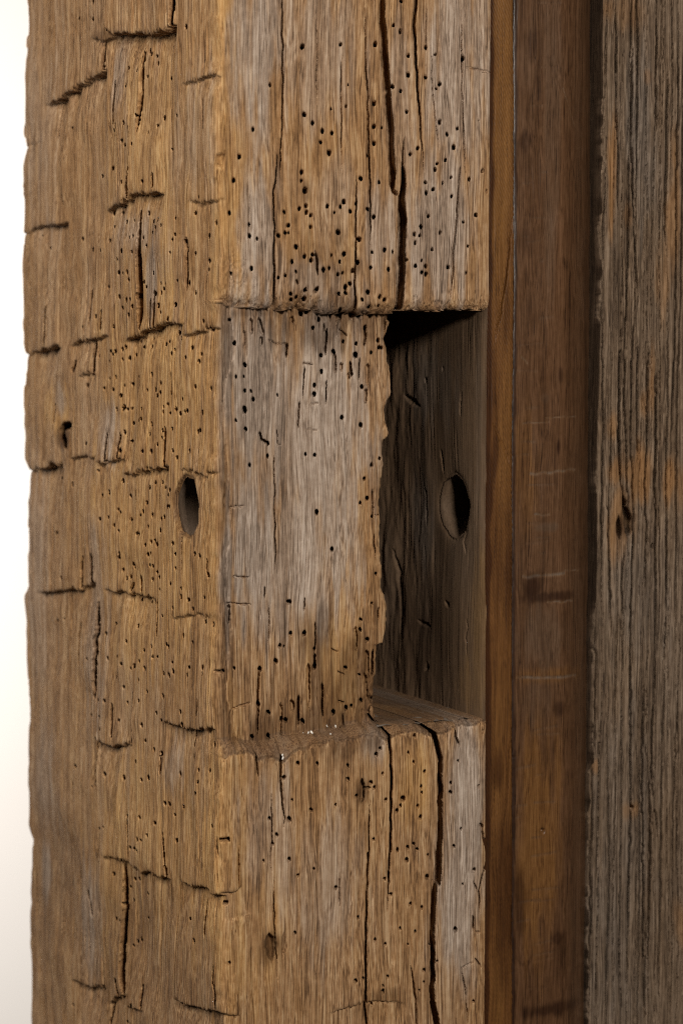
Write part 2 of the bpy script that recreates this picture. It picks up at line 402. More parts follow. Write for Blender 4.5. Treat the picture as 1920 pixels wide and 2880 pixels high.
HI = [(45,428,1.2),(82,691),(457,282,1.3),(560,284,1.1),(722,294),(724,367),(897,203,1.1),(876,235),(908,336,1.1),(848,385,1.1),(866,412,1.1),(769,457,1.1),(926,478,1.1),(1046,224),(1074,274),(1133,325),(1080,135,1.2),(1018,472,1.5),(1005,508,.9),(985,536,1.1),(1116,407,.9),(1120,440,.9),(1098,512),(1113,572,1.1),(1275,386),(1274,438,1.1),(1425,407,1.1),(1315,268,1.1),(1448,110),(424,479,.9),(524,532,1.1),(656,505),(408,582,1.1),(303,578,.9),(342,668,1.3),(320,715),(407,797,1.2),(271,807),(538,849),(452,883),(862,691,1.1),(990,747,1.2),(1045,733),(1076,716,1.1),(1095,745),(1153,773),(1040,802,1.1),(1292,727),(1330,634,.8),(1400,855,1.2),(1148,892,1.1),(921,905),(380,360,1.3)]
HJ = [(955,223,1.2),(658,185,1.2),(778,345),(436,428,1.2),(78,269,1.2),(88,591,1.1),(1060,274,1.1),(1120,292),(1003,405),(1085,421),(868,465,.9),(924,489),(1046,493),(1300,411,1.1),(1160,493,.9),(1178,160,1.2),(1200,582,1.2),(1129,628),(1128,691,.9),(1105,738),(934,663,1.2),(758,683,1.3),(799,670),(905,740,1.2),(905,710,.8),(853,814,1.2),(1396,796,1.1),(1338,165,.7),(1480,243,1.1)]
def bore_front(f, H, y=0.0, r=.80):
    for h in H:
        u, z = on_front(*px(f, h[0], h[1]), y)
        k = h[2] if len(h) > 2 else 1.0
        if u > 3: Ff.hole(u, z, r * k * 1.02)
bore_front('B', HB); bore_front('C', HC); bore_front('E', HE, 7.8, .78); bore_front('F', HF, 7.8, .78); bore_front('I', HI); bore_front('J', HJ)
bore_front('A', [(1552, 1077, 1.1), (1513, 1243, 1.1), (1482, 1467, 1.1)])

SCB = .52296 / 6.12 / .89        # B-frame pixels to mm across the front
def fcrack(f, P, wpx, depth=3.0, y=0.0, **k):
    s = FR[f][2] / 6.12 / .89
    w = [v * s * .5 for v in wpx] if isinstance(wpx, (list, tuple)) else wpx * s * .5
    Ff.crack(pts_front(f, P, y), w, depth, **k)
# checks of the upper block
fcrack('B', [(912,-60),(908,0),(906,60),(908,110),(918,250),(928,420),(948,640),(958,800),(962,918),(958,980),(965,1028)], [26,34,40,40,36,30], 7, seed=101, t0=.02, t1=.06, flat=True, wob=.3)
fcrack('C', [(960,180),(990,205)], 20, 4, seed=102, flat=True)
fcrack('B', [(1022,740),(1018,918)], [8,14], 5, seed=103, t1=.02)
fcrack('C', [(1016,20),(1022,120),(1014,330),(1010,560),(1005,700),(1003,860)], [14,24,44,50,44,48], 9, seed=104, t1=.02, t0=.1, flat=True, wob=.4)
fcrack('C', [(1000,557),(1050,557)], 14, 4, seed=105, flat=True)
fcrack('B', [(1092,-60),(1088,0),(1078,120),(1088,300),(1100,500),(1115,700),(1130,930)], [26,24,22,16,10,7], 4.5, seed=106, t0=.03)
fcrack('B', [(370,-60),(372,200),(375,400),(370,700),(363,918)], [8,11,12,9,7], 3, seed=107, t0=.03, t1=.05)
fcrack('C', [(345,-10),(328,180),(325,500),(330,740),(338,800)], [7,11,14,18], 4.5, seed=108, t0=.05, t1=.05)
fcrack('B', [(810,40),(825,400),(833,640),(840,930)], [6,10,12,10], 3, seed=109, t1=.03)
fcrack('C', [(840,0),(845,250),(845,500)], [10,11,6], 3, seed=110, t0=.03)
fcrack('B', [(690,290),(690,560),(690,930)], 8, 2.5, seed=111)
fcrack('C', [(770,60),(768,400),(765,720),(765,830)], [8,12,14,14], 3.5, seed=112, t1=.03)
fcrack('B', [(555,60),(556,300),(556,560)], 6, 2, seed=113)
fcrack('B', [(1328,40),(1335,500),(1345,700),(1350,930)], [6,9,10,10], 2.6, seed=114)
fcrack('C', [(1322,60),(1310,300),(1290,480),(1275,760)], [9,14,26,16], 2.6, seed=115, t0=.03)
fcrack('B', [(1165,200),(1185,600),(1210,820)], 8, 2, seed=116)
fcrack('B', [(1145,20),(1145,280)], 12, 1.6, seed=117)
fcrack('B', [(1355,365),(1420,375),(1485,392)], 12, 1.6, seed=118)
fcrack('C', [(552,500),(560,560),(560,645)], [10,18,14], 3.5, seed=119)
fcrack('C', [(445,660),(460,690)], 14, 2.5, seed=120); fcrack('C', [(540,735),(565,700)], 22, 3, seed=121)
fcrack('C', [(200,180),(195,330)], 5, 1.5, seed=122); fcrack('C', [(62,-40),(55,160)], 8, 2, seed=123)
# checks of the lower block
fcrack('I', [(880,40),(905,70),(950,140),(958,300),(955,600),(946,930)], [14,20,18,14,12], 6, seed=131, t0=.02, t1=.03)
fcrack('J', [(950,0),(943,200),(940,330)], [11,9,5], 3, seed=132, t0=.03)
fcrack('I', [(842,480),(838,640),(834,930)], [6,10,12], 3.5, seed=133, t1=.02)
fcrack('J', [(834,0),(820,500),(812,760),(826,930)], [13,15,17,15], 6, seed=134, t0=.02, t1=.02)
fcrack('I', [(1110,60),(1190,130),(1217,260),(1222,600),(1207,930)], [16,26,26,30,32], 8, seed=135, t0=.05, t1=.02, flat=True)
fcrack('J', [(1211,0),(1188,200),(1182,300),(1176,600),(1176,800),(1205,940)], [30,30,28,26,28,32], 8, seed=136, t0=.02, t1=.02, flat=True)
fcrack('I', [(1295,100),(1320,190)], [12,20], 2.6, seed=137)
fcrack('J', [(1470,-80),(1465,60),(1426,200),(1430,320)], [14,12,10,14], 4, seed=138)
fcrack('J', [(1398,150),(1422,205)], 8, 2, seed=139); fcrack('J', [(1396,330),(1400,420)], 14, 3, seed=140); fcrack('J', [(1400,420),(1430,425)], 9, 2, seed=141)
fcrack('I', [(1440,590),(1455,680),(1475,790)], [8,14,20], 4, seed=142); fcrack('I', [(1425,610),(1450,620)], 18, 3, seed=143)
fcrack('J', [(1482,330),(1470,500),(1480,640)], [20,26,16], 5, seed=144)
fcrack('J', [(1330,620),(1355,750),(1370,930)], 10, 2.2, seed=145); fcrack('J', [(1400,560),(1440,615)], 9, 1.8, seed=146); fcrack('J', [(1330,615),(1400,585)], 7, 1.5, seed=147)
fcrack('I', [(365,240),(365,430),(380,560),(378,650)], [16,13,9,6], 3.5, seed=148, t0=.05)
fcrack('I', [(318,430),(316,640),(313,870)], 8, 2.5, seed=149); fcrack('J', [(330,110),(326,300),(345,690)], [8,11,7], 2.6, seed=150)
fcrack('I', [(235,225),(242,370)], [16,8], 3, seed=151); fcrack('I', [(142,720),(136,930)], 8, 2.4, seed=152); fcrack('J', [(136,0),(140,190)], 9, 2.5, seed=153)
fcrack('J', [(680,100),(678,290)], 8, 2, seed=154); fcrack('J', [(1060,600),(1082,760),(1096,930)], [9,12,12], 3.2, seed=155, t1=.03)
fcrack('I', [(800,365),(802,495)], 26, 3, seed=156, flat=True); fcrack('I', [(795,412),(850,415)], 16, 3, seed=157)
fcrack('J', [(300,430),(312,500),(318,580)], [50,74,30], 3.0, seed=158); fcrack('J', [(385,420),(375,560)], 30, 1.0, seed=159)
fcrack('J', [(28,-50),(20,190)], 6, 2, seed=160); fcrack('J', [(65,440),(68,680)], 9, 2.4, seed=161)
# borings, nicks and slots in the notch floor
R0 = 7.8
SLOTS = [('E',[(338,95),(338,212)],26),('E',[(287,192),(287,305)],24),('E',[(400,95),(412,150),(435,225)],28),('E',[(412,235),(412,300)],24),('E',[(645,80),(662,135)],22),('E',[(1005,180),(1030,190),(1072,235)],26),('E',[(985,365),(985,515)],22),('E',[(1030,435),(1030,492)],24),('E',[(1100,425),(1105,540)],18),('E',[(1087,515),(1087,562)],20),('E',[(1168,395),(1165,570)],12),('E',[(1215,175),(1205,305)],18),('E',[(1232,445),(1225,605)],26),('E',[(1216,635),(1215,745)],22),('E',[(918,175),(908,375)],16),('E',[(915,565),(915,745)],11),('E',[(746,465),(740,710)],10),('E',[(718,725),(712,925)],13),('E',[(616,285),(612,388)],18),('E',[(478,258),(545,290),(632,285)],17),('E',[(400,955),(410,1012),(440,1030),(472,1052)],16),('E',[(535,940),(540,1058)],8),('E',[(520,1140),(522,1400),(522,1600)],10),('E',[(792,743),(858,740)],15),('E',[(780,940),(872,942)],11),('E',[(538,1056),(572,1058)],14),('E',[(162,1530),(282,1520)],24),('E',[(732,435),(780,440),(818,455)],20),('E',[(1270,1395),(1270,1612)],10),('E',[(1286,1594),(1328,1598)],12),
 ('F',[(522,-20),(526,200),(530,440)],11),('F',[(182,490),(332,497)],21),('F',[(125,688),(335,706)],20),('F',[(150,700),(150,845)],26),('F',[(446,565),(445,655)],12),('F',[(478,715),(475,1010)],10),('F',[(751,655),(750,755)],10),('F',[(834,835),(828,1085)],11),('F',[(828,1080),(825,1195)],16),('F',[(786,1155),(780,1485)],26),('F',[(1140,875),(1142,1055)],22),('F',[(1225,1055),(1235,1250)],30),('F',[(1212,1225),(1225,1400),(1245,1570)],26),('F',[(1278,1055),(1265,1255)],18),('F',[(402,1195),(390,1485)],16),('F',[(385,1480),(385,1695)],20),('F',[(178,1492),(250,1470),(325,1452)],24),('F',[(655,1435),(655,1515)],30),('F',[(570,1455),(570,1700)],22),('F',[(1284,165),(1290,350)],11),('F',[(1322,725),(1318,815)],12),('F',[(945,1040),(1010,1070)],14),('F',[(1000,1215),(1060,1240)],14),('F',[(1005,1440),(1060,1450)],20),('F',[(890,1300),(885,1560)],16),('F',[(705,1400),(700,1620)],18)]
for i, (f, P, w) in enumerate(SLOTS):
    lev = abs(P[-1][0] - P[0][0]) > abs(P[-1][1] - P[0][1])
    fcrack(f, P, w * (.65 if lev else 1.1), 2.2 if lev else (2.2 if w > 19 else 3.2), R0, seed=200 + i * 3, t0=.12, t1=.2, flat=(w > 12 and not lev), wob=.4)
# worm-eaten top and foot of the notch
eat = sstep(13, 2, zt - Zf) * (Zf < zt) * sstep(10, 60, Uf) + sstep(26, 4, Zf - zb) * (Zf > zb) * sstep(35, 85, Uf)
Ff.c = np.maximum(Ff.c, (in_rec * eat) * np.clip(vnoise(Uf / 1.7, Zf / 6.5, 71) - .62, 0, 1) * 34 * np.clip(vnoise(Uf / 8, Zf / 9, 171) * 2.6 - .8, 0, 1))
Ff.h += (in_rec * eat) * (fbm(Uf / 2.2, Zf / 7, 72, 3) - .5) * 2.8
# thin split-off skin along the arris of the notch
edge = sstep(7.5, 5.5, Uf + (vnoise(Zf / 26, 0 * Uf, 73) - .5) * 7 + (vnoise(Zf / 6, 0 * Uf, 74) - .5) * 1.6 + (vnoise(Zf / 1.5, 0 * Uf, 79) - .5) * .6) * in_rec
Ff.h += edge * (.9 + (fbm(Uf / 1.5, Zf / 7, 75, 2) - .5) * 1.2)
# adze stops that run onto the front
Ff.step(pts_front('J', [(650,852),(760,818),(800,803),(880,792),(1020,802)]), 1.3, 22, 40, 8, 2, seed=301, lip=1.0)
Ff.step(pts_front('J', [(-20,212),(60,216),(118,214),(150,185)]), 1.8, 35, 25, 1, 2, seed=305)
Ff.step(pts_front('J', [(-10,852),(60,862),(135,872)]), 1.3, 30, 25, 1, 3, seed=309)
Ff.step(pts_front('J', [(50,368),(110,350),(195,328)]), -.7, 30, 30, 3, 6, seed=313, lip=.5)
Ff.step(pts_front('C', [(15,230),(60,225)]), .8, 20, 20, 2, 3, seed=317)
# knot at the foot of the upper block
ku, kz = on_front(*px('C', 120, 630))
kd = np.hypot(Uf - ku, (Zf - kz) * .8)
kk = np.exp(-(kd / 5.5) ** 2)
Ff.h += kk * (np.sin(kd * 2.6 + fbm(Uf / 2, Zf / 2, 81, 2) * 9) * .35 + (fbm(Uf / 1.2, Zf / 1.2, 82, 2) - .5) * 1.0)

# colour masks of the front
def fb(key, f, x, y, rx, ry, w=1.0, rough=.5, seed=3, yy=0.0):
    u, z = on_front(*px(f, x, y), yy); s = FR[f][2] / 6.12
    Ff.blob(key, u, z, rx * s / .89, ry * s, w, rough, seed)
fb('orange','B',60,300,130,900,.55,1.2); fb('orange','C',110,330,150,420,.4,1.0); fb('orange','I',60,500,130,520,.3,1.3); fb('orange','J',60,500,130,600,.3,1.3)
fb('orange','C',560,420,280,260,.2,.6); fb('orange','B',600,760,200,250,.15); fb('grey','B',600,250,220,480,.55,.9,41); fb('grey','C',640,300,160,300,.35,.9,42); fb('orange','I',1080,380,110,260,.45)
fb('grey','B',230,260,150,560,.85,.8,5); fb('grey','C',270,420,120,420,.8,.8,6); fb('grey','B',1300,300,200,700,.8,.7,7); fb('grey','C',1200,380,240,460,.85,.7,8)
fb('grey','C',900,420,110,330,.7,.8,9); fb('grey','B',430,250,60,300,.5,.8,10); fb('grey','C',500,640,150,120,.6,.8,11); fb('grey','B',1000,500,80,500,.5,.8,12)
fb('grey','I',1350,500,130,700,.95,.5,13); fb('grey','J',1300,300,150,500,.9,.6,14); fb('grey','I',860,170,110,120,.6,.7,15); fb('grey','J',600,200,260,420,.4,.8,16); fb('grey','I',300,700,180,400,.45,.8,17)
fb('grey','E',400,700,330,1000,1.,.6,18,6); fb('grey','E',850,900,460,1000,.85,.8,19,6); fb('grey','F',350,300,300,760,1.,.7,20,6); fb('grey','F',750,350,420,600,.85,.8,21,6); fb('grey','E',1000,1200,150,500,.5,.8,22,6)
fb('stain_shade','F',1000,1350,420,520,.5,1.3,23,6); fb('stain_shade','F',800,1650,650,200,.6,1.0,24,6); fb('stain_shade','E',900,110,560,190,.45,1.2,25,6); fb('stain_shade','F',1250,1300,80,400,.6,.6,26,6)
fb('stain_shade','F',110,950,60,700,.5,.7,27,6); fb('orange','F',1000,1250,260,420,.35,.7,28,6); fb('stain_shade','J',315,500,60,110,.75,.4,29); fb('stain_shade','J',910,760,100,40,.45,.4,30); fb('stain_shade','I',800,430,40,90,.8,.4,31)
fb('stain_shade','C',560,600,180,200,.25,.8,32); fb('stain_shade','C',750,840,800,30,.55,.6,33); fb('orange','J',300,300,70,400,.4,.6,34)
Ff.m['stain_shade'] = np.maximum(Ff.m['stain_shade'], edge * .45)
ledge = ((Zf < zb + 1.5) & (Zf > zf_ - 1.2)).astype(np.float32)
Ff.m['stain_shade'] = np.maximum(Ff.m['stain_shade'], ledge * .62)
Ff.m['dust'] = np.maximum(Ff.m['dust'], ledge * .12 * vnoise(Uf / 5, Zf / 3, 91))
# insect dust and rot around borings: brown halo with a shape of its own
for f, x, y in [('C',675,430),('C',495,190),('C',600,620),('C',670,640),('C',450,770),('C',560,560),('C',780,585)]:
    fb('stain_shade', f, x, y, 22, 60, .55, .4, 36)

h_front = Ff.depth() + Rf
# the slot of the mortise, open on the right of the notch
slx = slot(Zf) + (vnoise(Zf / 7, 0 * Uf, 76) - .5) * 1.4 + (vnoise(Zf / 1.7, 0 * Uf, 77) - .5) * .6
Zfloor = float(z_back(np.array([XR - 12.0]))[0])
zfl = np.minimum(zf_ + 2.0, Zfloor + 8)
near = np.clip(slx - Uf, 0, 60)
h_front += np.where(in_rec & (Uf <= slx), 2.2 * np.exp(-near / 1.3) * (.5 + vnoise(Zf / 6, 0 * Uf, 78)), 0)
pocket = (Uf > slx) & (Zf < zt - .2) & (Zf > np.maximum(zf_, Zfloor))
h_front = np.where(pocket, POCKET, h_front)
floor_front = (Uf > slx) & (Zf <= np.maximum(zf_, Zfloor)) & (Zf > zf_ - 6)

# --- hewn side field
SIL = [(60,-60),(60,0),(60,280),(65,345),(61,380),(60,540),(55,650),(52,720),(53,790),(58,815),(58,950),(57,1055),(64,1080),(67,1200),(68,1345),(58,1370),(60,1500),(66,1600),(66,1890),(75,1930),(71,2010),(70,2150),(72,2400)]
SS = np.array(sorted([on_side(*px('W', x, y))[::-1] for x, y in SIL]))
yback = np.interp(zr, SS[:, 0], SS[:, 1]) + (vnoise(zr / 6, 0 * zr, 95) - .5) * 2.5
# radius of the worn arris, and how far it stands back in the notch
rr = 1.2 + 3.6 * vnoise(zr / 24, 0 * zr, 96) ** 1.5
xe = np.full(len(zr), 3.0)
zt0, zf0, zb0 = zt[:, 0], zf_[:, 0], zb[:, 0]
yc = recess(np.full(len(zr), 3.0), zr, zt0, zf0, zb0)
NL = 400
tt = np.linspace(0, 1, NL)[::-1]
b = (.42 * tt + .58 * tt ** 1.7)[None, :]                      # fine near the arris, coarser behind
YB = 300.0
y0 = (yc + rr)[:, None]
Ul = b * yback[:, None]; Ul = Ul + y0 * np.clip(1 - Ul / 45.0, 0, 1)
Zl = np.repeat(zr[:, None], NL, 1)
Fl = Field(Ul, Zl); Fl.edge = yback
Fl.h += (fbm(Ul / 50, Zl / 42, 130, 3) - .5) * 5.0
Fl.grain(1.15, 120, 1.1, 1.3)

HA = [(563,15),(560,135),(452,125),(1185,185),(910,352),(925,370),(954,385),(966,437),(785,468),(848,482),(905,527),(1075,540),(770,590),(857,795),(770,845),(1032,812),(1117,798),(992,867),(690,900),(932,914),(752,970),(835,993),(770,1000),(1085,1030),(675,1160),(718,1140),(598,1215),(755,1255),(341,1290),(908,1250),(1278,1358),(912,1470),(1245,1470),(718,1468),(655,1470),(704,1420),(952,1525),(988,1510),(815,1522),(760,1530),(1022,1552),(977,1567),(1122,1503),(952,1602),(670,1565),(790,1637),(812,1628),(880,1638),(1380,1535),(1420,1570),(1118,1615),(1102,1650),(1185,1660),(1333,1626),(648,1660),(904,1695),(743,1730),(812,1735),(1087,1742),(585,1725),(534,1720),(241,1710),(472,1648),(190,1625),(395,880)]
HD = [(706,120),(716,213),(775,212),(745,220,.6),(960,215),(788,263),(881,278),(904,312),(643,313),(1012,287),(1048,294),(1136,268),(1199,285),(1334,130),(1333,192),(1242,80),(1035,325),(1016,352),(980,357),(1250,352),(718,380),(770,400),(797,397),(845,372,1.4),(1125,435,1.2),(1003,440),(812,447),(735,457),(1020,487),(565,515),(785,505),(680,587),(487,585),(1077,530),(1396,460),(1398,488),(1396,528),(1297,547),(1333,603),(1370,600,.7),(1155,665),(920,663),(1128,628),(820,692),(1062,688,1.2),(1038,708),(848,727,1.1),(880,733),(922,722),(743,727),(724,742),(660,755),(685,755),(670,775),(1220,732),(1188,798),(1265,825),(1275,775),(1082,770),(1103,745,.8),(570,788),(797,783),(763,803),(724,813),(646,825),(933,916,1.1),(819,932),(685,935),(645,945),(1003,975),(741,990),(783,983),(503,990),(612,1010,1.1),(672,1020),(908,1024),(965,1020),(1003,1040),(982,1062),(1243,1000),(1343,1011,1.1),(720,1062),(1160,1086,1.1),(1057,1120,1.2),(1030,1140),(1030,1175),(1108,1154,1.1),(1140,1185),(1175,1172),(1188,1165),(1072,1182),(745,1140,1.2),(738,1155),(762,1155),(697,1157),(880,1150),(785,1150,.7),(850,1231,1.1),(880,1222),(795,1252),(946,1258),(1370,1221,1.2),(1290,1178),(1275,1300),(1262,1310),(1085,1290),(938,1327),(1027,1300),(1022,1352),(993,1397),(750,1313),(791,1375),(498,1390),(1092,1440),(1210,1443,1.1),(735,1440),(822,1425),(902,1445),(955,1447),(1118,1487),(585,1578),(300,1630),(405,1672),(740,1650),(958,1663),(1010,1660),(1037,1695,1.1),(1065,1745),(658,1728,1.2),(612,1750,1.2),(922,1695),(1075,1710)]
HG = [(785,37),(1060,110),(1078,108),(904,85),(885,145),(715,130),(728,150,.8),(868,170),(945,168),(655,185,1.1),(598,197,1.1),(790,200),(1008,193),(1030,182),(695,240),(920,248),(1003,275,1.2),(725,278),(850,295,1.1),(864,297),(293,290,1.1),(968,343,1.1),(946,352),(980,372),(911,373),(1097,363),(725,435,1.1),(722,462,1.1),(928,440,1.1),(945,432,.8),(1111,436),(1253,436),(1286,450),(478,462),(825,505),(832,525),(938,515),(957,520),(743,548),(1114,535),(983,563),(798,595,1.1),(768,605,1.1),(1000,598,1.1),(953,612),(334,603),(1338,582,1.1),(1083,642),(1167,675),(1168,731,1.1),(1003,682),(1210,752,1.1),(1310,738),(965,765),(843,755),(920,770),(1107,810,1.2),(1237,815,1.1),(1023,862),(290,897,1.3),(330,885,.7),(1311,906,1.2),(1358,924,1.1),(685,918),(713,910),(848,935),(627,985),(1175,998),(1238,1047),(780,1040),(1060,1060),(1073,1075),(948,1073),(902,1100,1.1),(962,1147),(995,1145),(710,1148,1.1),(647,1155),(525,1160),(870,1175),(1107,1182),(748,1195),(808,1225),(828,1210),(907,1225),(1215,1218),(1304,1217,1.2),(1305,1262,1.1),(1205,1272,1.1),(1112,1245),(1082,1272,1.2),(1038,1260),(867,1303),(756,1355,1.2),(925,1385),(1030,1410,1.1),(1042,1422,1.2),(565,1417,1.1),(590,1443),(640,1450),(875,1447),(783,1463),(1160,1523,1.2),(990,1530),(607,1560,1.2),(543,1547),(730,1583),(1020,1583),(897,1615,1.1),(1172,1612,1.1),(615,1642),(917,1722,1.1),(1383,1377,1.3),(1384,1430,1.3)]
HH = [(1020,98,1.3),(1232,118,1.3),(1370,35,1.2),(975,70),(856,153),(435,183,1.1),(637,240,1.1),(768,263,1.1),(940,263,1.1),(893,278),(1142,240,1.2),(1270,210),(1340,215),(1270,293),(1260,370),(1045,440,1.1),(1070,447),(1164,463),(1103,520),(800,528,1.1),(880,537,1.2),(982,577,1.1),(600,617,.8),(630,607,.7),(934,660,1.1),(868,685,1.2),(893,693),(1117,698),(1377,595),(822,745),(848,750),(868,768),(691,927,1.2),(820,965,1.1),(850,965),(783,1018),(1205,1017),(905,1065,1.1),(803,1110),(757,1135),(708,1235,1.2),(735,1250),(1198,1240),(855,1382,1.2),(833,1395),(812,1423),(1235,1388,1.2),(905,1230,.8),(830,1835,1.1),(425,1830),(790,1945,1.1),(415,305,.7),(555,325,.7)]
def bore_side(f, H, r=.86):
    for h in H:
        u, z = on_side(*px(f, h[0], h[1]))
        k = h[2] if len(h) > 2 else 1.0
        Fl.hole(u, z, r * k * .9, 9.0, 1.4)
bore_side('A', HA); bore_side('D', HD); bore_side('G', HG); bore_side('H', HH)

def lcrack(f, P, wpx, depth=3.0, **k):
    s = FR[f][2] / 6.12 / .40 * 1.45
    Q = pts_side(f, P)
    w = [v * s * .5 for v in wpx] if isinstance(wpx, (list, tuple)) else wpx * s * .5
    Fl.crack(Q, w, depth, **k)
LC = [('A',[(632,-60),(634,60),(636,190),(662,240)],[10,13,12],5),('A',[(1107,-60),(1105,60),(1096,175)],[9,11,9],4.5),('A',[(685,560),(688,700),(690,860)],15,3.5),('A',[(884,320),(874,600),(868,910)],7,2.5),('A',[(800,860),(806,1010),(800,1160),(792,1360)],[9,13,22,26],4),('A',[(712,840),(710,1100),(712,1400)],7,2.5),('A',[(856,1450),(850,1600),(848,1780)],[10,16,16],4.5),('A',[(346,940),(345,1200),(346,1410)],9,2.4),('A',[(618,290),(612,480)],8,2.5),('A',[(1436,490),(1428,750),(1415,1000)],9,2.5),('A',[(1466,940),(1455,1150),(1444,1300)],11,3),('A',[(970,1190),(972,1300)],9,2),('A',[(300,700),(300,950)],5,1.5),('A',[(480,660),(476,1000)],6,1.5),('A',[(1300,660),(1305,900)],5,1.6),
 ('D',[(850,-10),(856,300),(856,600)],[16,18,14],5),('D',[(872,630),(862,900),(863,1200),(862,1550)],[9,9,8,7],3),('D',[(232,440),(230,600),(226,720)],[8,13,13],3),('D',[(548,680),(542,915)],13,3.2),('D',[(968,330),(966,590)],15,3.2),('D',[(942,390),(936,590)],8,2.4),('D',[(602,470),(600,610)],9,2.2),('D',[(234,1190),(240,1400),(240,1535)],[8,11,12],3),('D',[(642,1310),(636,1512)],11,3),('D',[(724,1320),(716,1502)],11,3),('D',[(822,950),(820,1250),(820,1545)],7,2.4),('D',[(1044,1280),(1040,1565)],9,2.8),('D',[(1190,-40),(1186,335)],5,2),('D',[(530,320),(526,545)],9,2.2),('D',[(1412,640),(1408,830),(1412,1000),(1430,1170),(1432,1475)],[8,12,9,10,7],3),('D',[(346,1262),(352,1340),(374,1418)],[24,30,22],6),('D',[(345,1272),(402,1262)],18,4.5),('D',[(300,1110),(290,1250)],10,1.6),('D',[(430,820),(412,900)],14,2),('D',[(1085,900),(1082,1060)],5,1.6),
 ('G',[(822,-10),(816,400),(806,610)],[7,8,8],3),('G',[(538,440),(536,645)],11,3),('G',[(472,470),(464,675)],9,2.4),('G',[(738,750),(728,1000),(722,1150),(710,1300)],[10,11,11,7],3.2),('G',[(578,770),(575,1100),(570,1420)],9,2.8),('G',[(866,590),(866,705)],10,2.4),('G',[(986,740),(986,1010)],5,1.8),('G',[(688,1470),(697,1710)],10,2.8),('G',[(1330,470),(1330,570)],6,2),('G',[(820,1390),(822,1764)],7,2.2),('G',[(1232,1650),(1230,1780)],6,2),('G',[(820,640),(800,690)],10,2),('G',[(1280,1440),(1275,1560)],5,1.8),('G',[(450,900),(452,1200)],8,1.2),('G',[(1160,300),(1165,560)],4,1.4),
 ('H',[(1230,110),(1245,400),(1262,640),(1276,860)],[11,11,8,5],3.2),('H',[(752,830),(764,1100),(760,1400),(764,1650),(778,1765)],[11,11,12,18,22],4.5),('H',[(714,1650),(742,1760)],14,3.5),('H',[(1028,640),(1052,965)],10,3),('H',[(1412,660),(1406,1055)],9,2.6),('H',[(1457,1340),(1452,1520),(1450,1710)],[8,12,12],3),('H',[(1326,1100),(1310,1360)],8,2.2),('H',[(893,1690),(900,1865)],10,2.6),('H',[(606,640),(604,1210)],7,1.8),('H',[(682,1800),(668,1970)],9,2.6),('H',[(1374,1550),(1398,1860)],9,2.6),('H',[(716,170),(712,610)],8,2),('H',[(515,1040),(550,1220)],14,1.2),('H',[(1015,110),(1010,240)],10,1.6),('H',[(805,560),(800,820)],6,1.5),('H',[(578,-20),(578,330)],8,2)]
for i, (f, P, w, d) in enumerate(LC):
    lcrack(f, P, w, d * 1.3, seed=400 + 3 * i, t0=.15, t1=.12, wob=.6)

    Q = np.array(sorted([(z, u) for u, z in pts_side(f, P)]))
    if Q[-1, 0] - Q[0, 0] > 24:
        ul = np.interp(Zl, Q[:, 0], Q[:, 1]) + (vnoise(Zl / 5, 0 * Zl, 400 + 3 * i) - .5) * 1.0
        wz = sstep(Q[0, 0] - 4, Q[0, 0] + 8, Zl) * sstep(Q[-1, 0] + 10, Q[-1, 0] - 14, Zl)
        dd = Ul - ul; sg = 1.0 if i % 3 else -1.0
        Fl.h += 1.15 * sg * wz * np.tanh(dd / .9) * np.exp(-np.abs(dd) / 13.0)
ST = [('A',[(636,150),(662,208),(700,242),(860,226),(960,236),(1060,206),(1106,158)],3.8,150,26,2,2),('A',[(250,712),(330,672),(420,612),(520,547),(615,490)],2.8,60,30,10,2),('A',[(550,262),(620,278),(668,252)],1.4,25,18,4,2),('A',[(1180,572),(1290,537),(1432,505)],1.0,30,25,8,3),('A',[(640,1452),(740,1397),(830,1352),(1018,1325)],2.4,50,30,3,4),('A',[(1230,1392),(1402,1382)],.9,25,20,6,4),('A',[(70,1620),(200,1567),(362,1540)],2.3,50,35,2,3),('A',[(80,1015),(175,985)],1.2,30,25,2,8),
 ('D',[(50,780),(180,752),(315,720)],2.8,60,35,2,4),('D',[(418,712),(530,677),(634,640)],1.8,45,30,6,3),('D',[(765,684),(870,632),(960,597),(1060,567),(1162,555)],2.4,55,35,5,5),('D',[(1180,642),(1330,602),(1425,583)],1.0,30,25,5,2),('D',[(468,922),(548,912)],1.4,22,20,5,1.5),('D',[(60,1578),(200,1562),(250,1542),(325,1530)],3.2,70,40,2,3),('D',[(408,1492),(562,1482)],1.0,25,25,6,2),('D',[(590,1518),(755,1500)],2.0,40,25,2,3),('D',[(758,1598),(900,1582),(1055,1550)],1.7,40,30,4,2),('D',[(1165,1572),(1300,1602),(1465,1550)],1.1,30,25,5,2),
 ('G',[(180,706),(330,692),(450,682),(555,638)],1.8,45,30,6,2),('G',[(640,692),(760,702),(870,722),(955,747)],1.7,40,30,5,4),('G',[(1110,867),(1200,857),(1335,850)],.8,25,25,5,4),('G',[(1050,1612),(1130,1622),(1200,1642),(1375,1640)],1.7,45,30,5,2),
 ('H',[(575,0),(650,37),(740,47),(802,28)],2.0,40,30,3,4),('H',[(640,800),(750,832),(865,892)],1.3,35,25,5,3),('H',[(868,917),(960,922),(1062,962)],2.0,45,35,2,2),('H',[(1150,970),(1230,1012),(1335,1032)],1.4,40,30,4,4),('H',[(1350,1057),(1410,1072),(1480,1057)],2.0,35,25,3,1),('H',[(440,1657),(520,1697),(612,1700)],1.7,50,30,6,4),('H',[(668,1822),(735,1764),(792,1760)],1.7,40,25,3,2),('H',[(1120,1777),(1200,1832),(1310,1862),(1400,1872),(1480,1890)],1.6,45,30,4,1),('H',[(798,1832),(905,1867)],.9,25,20,3,2)]
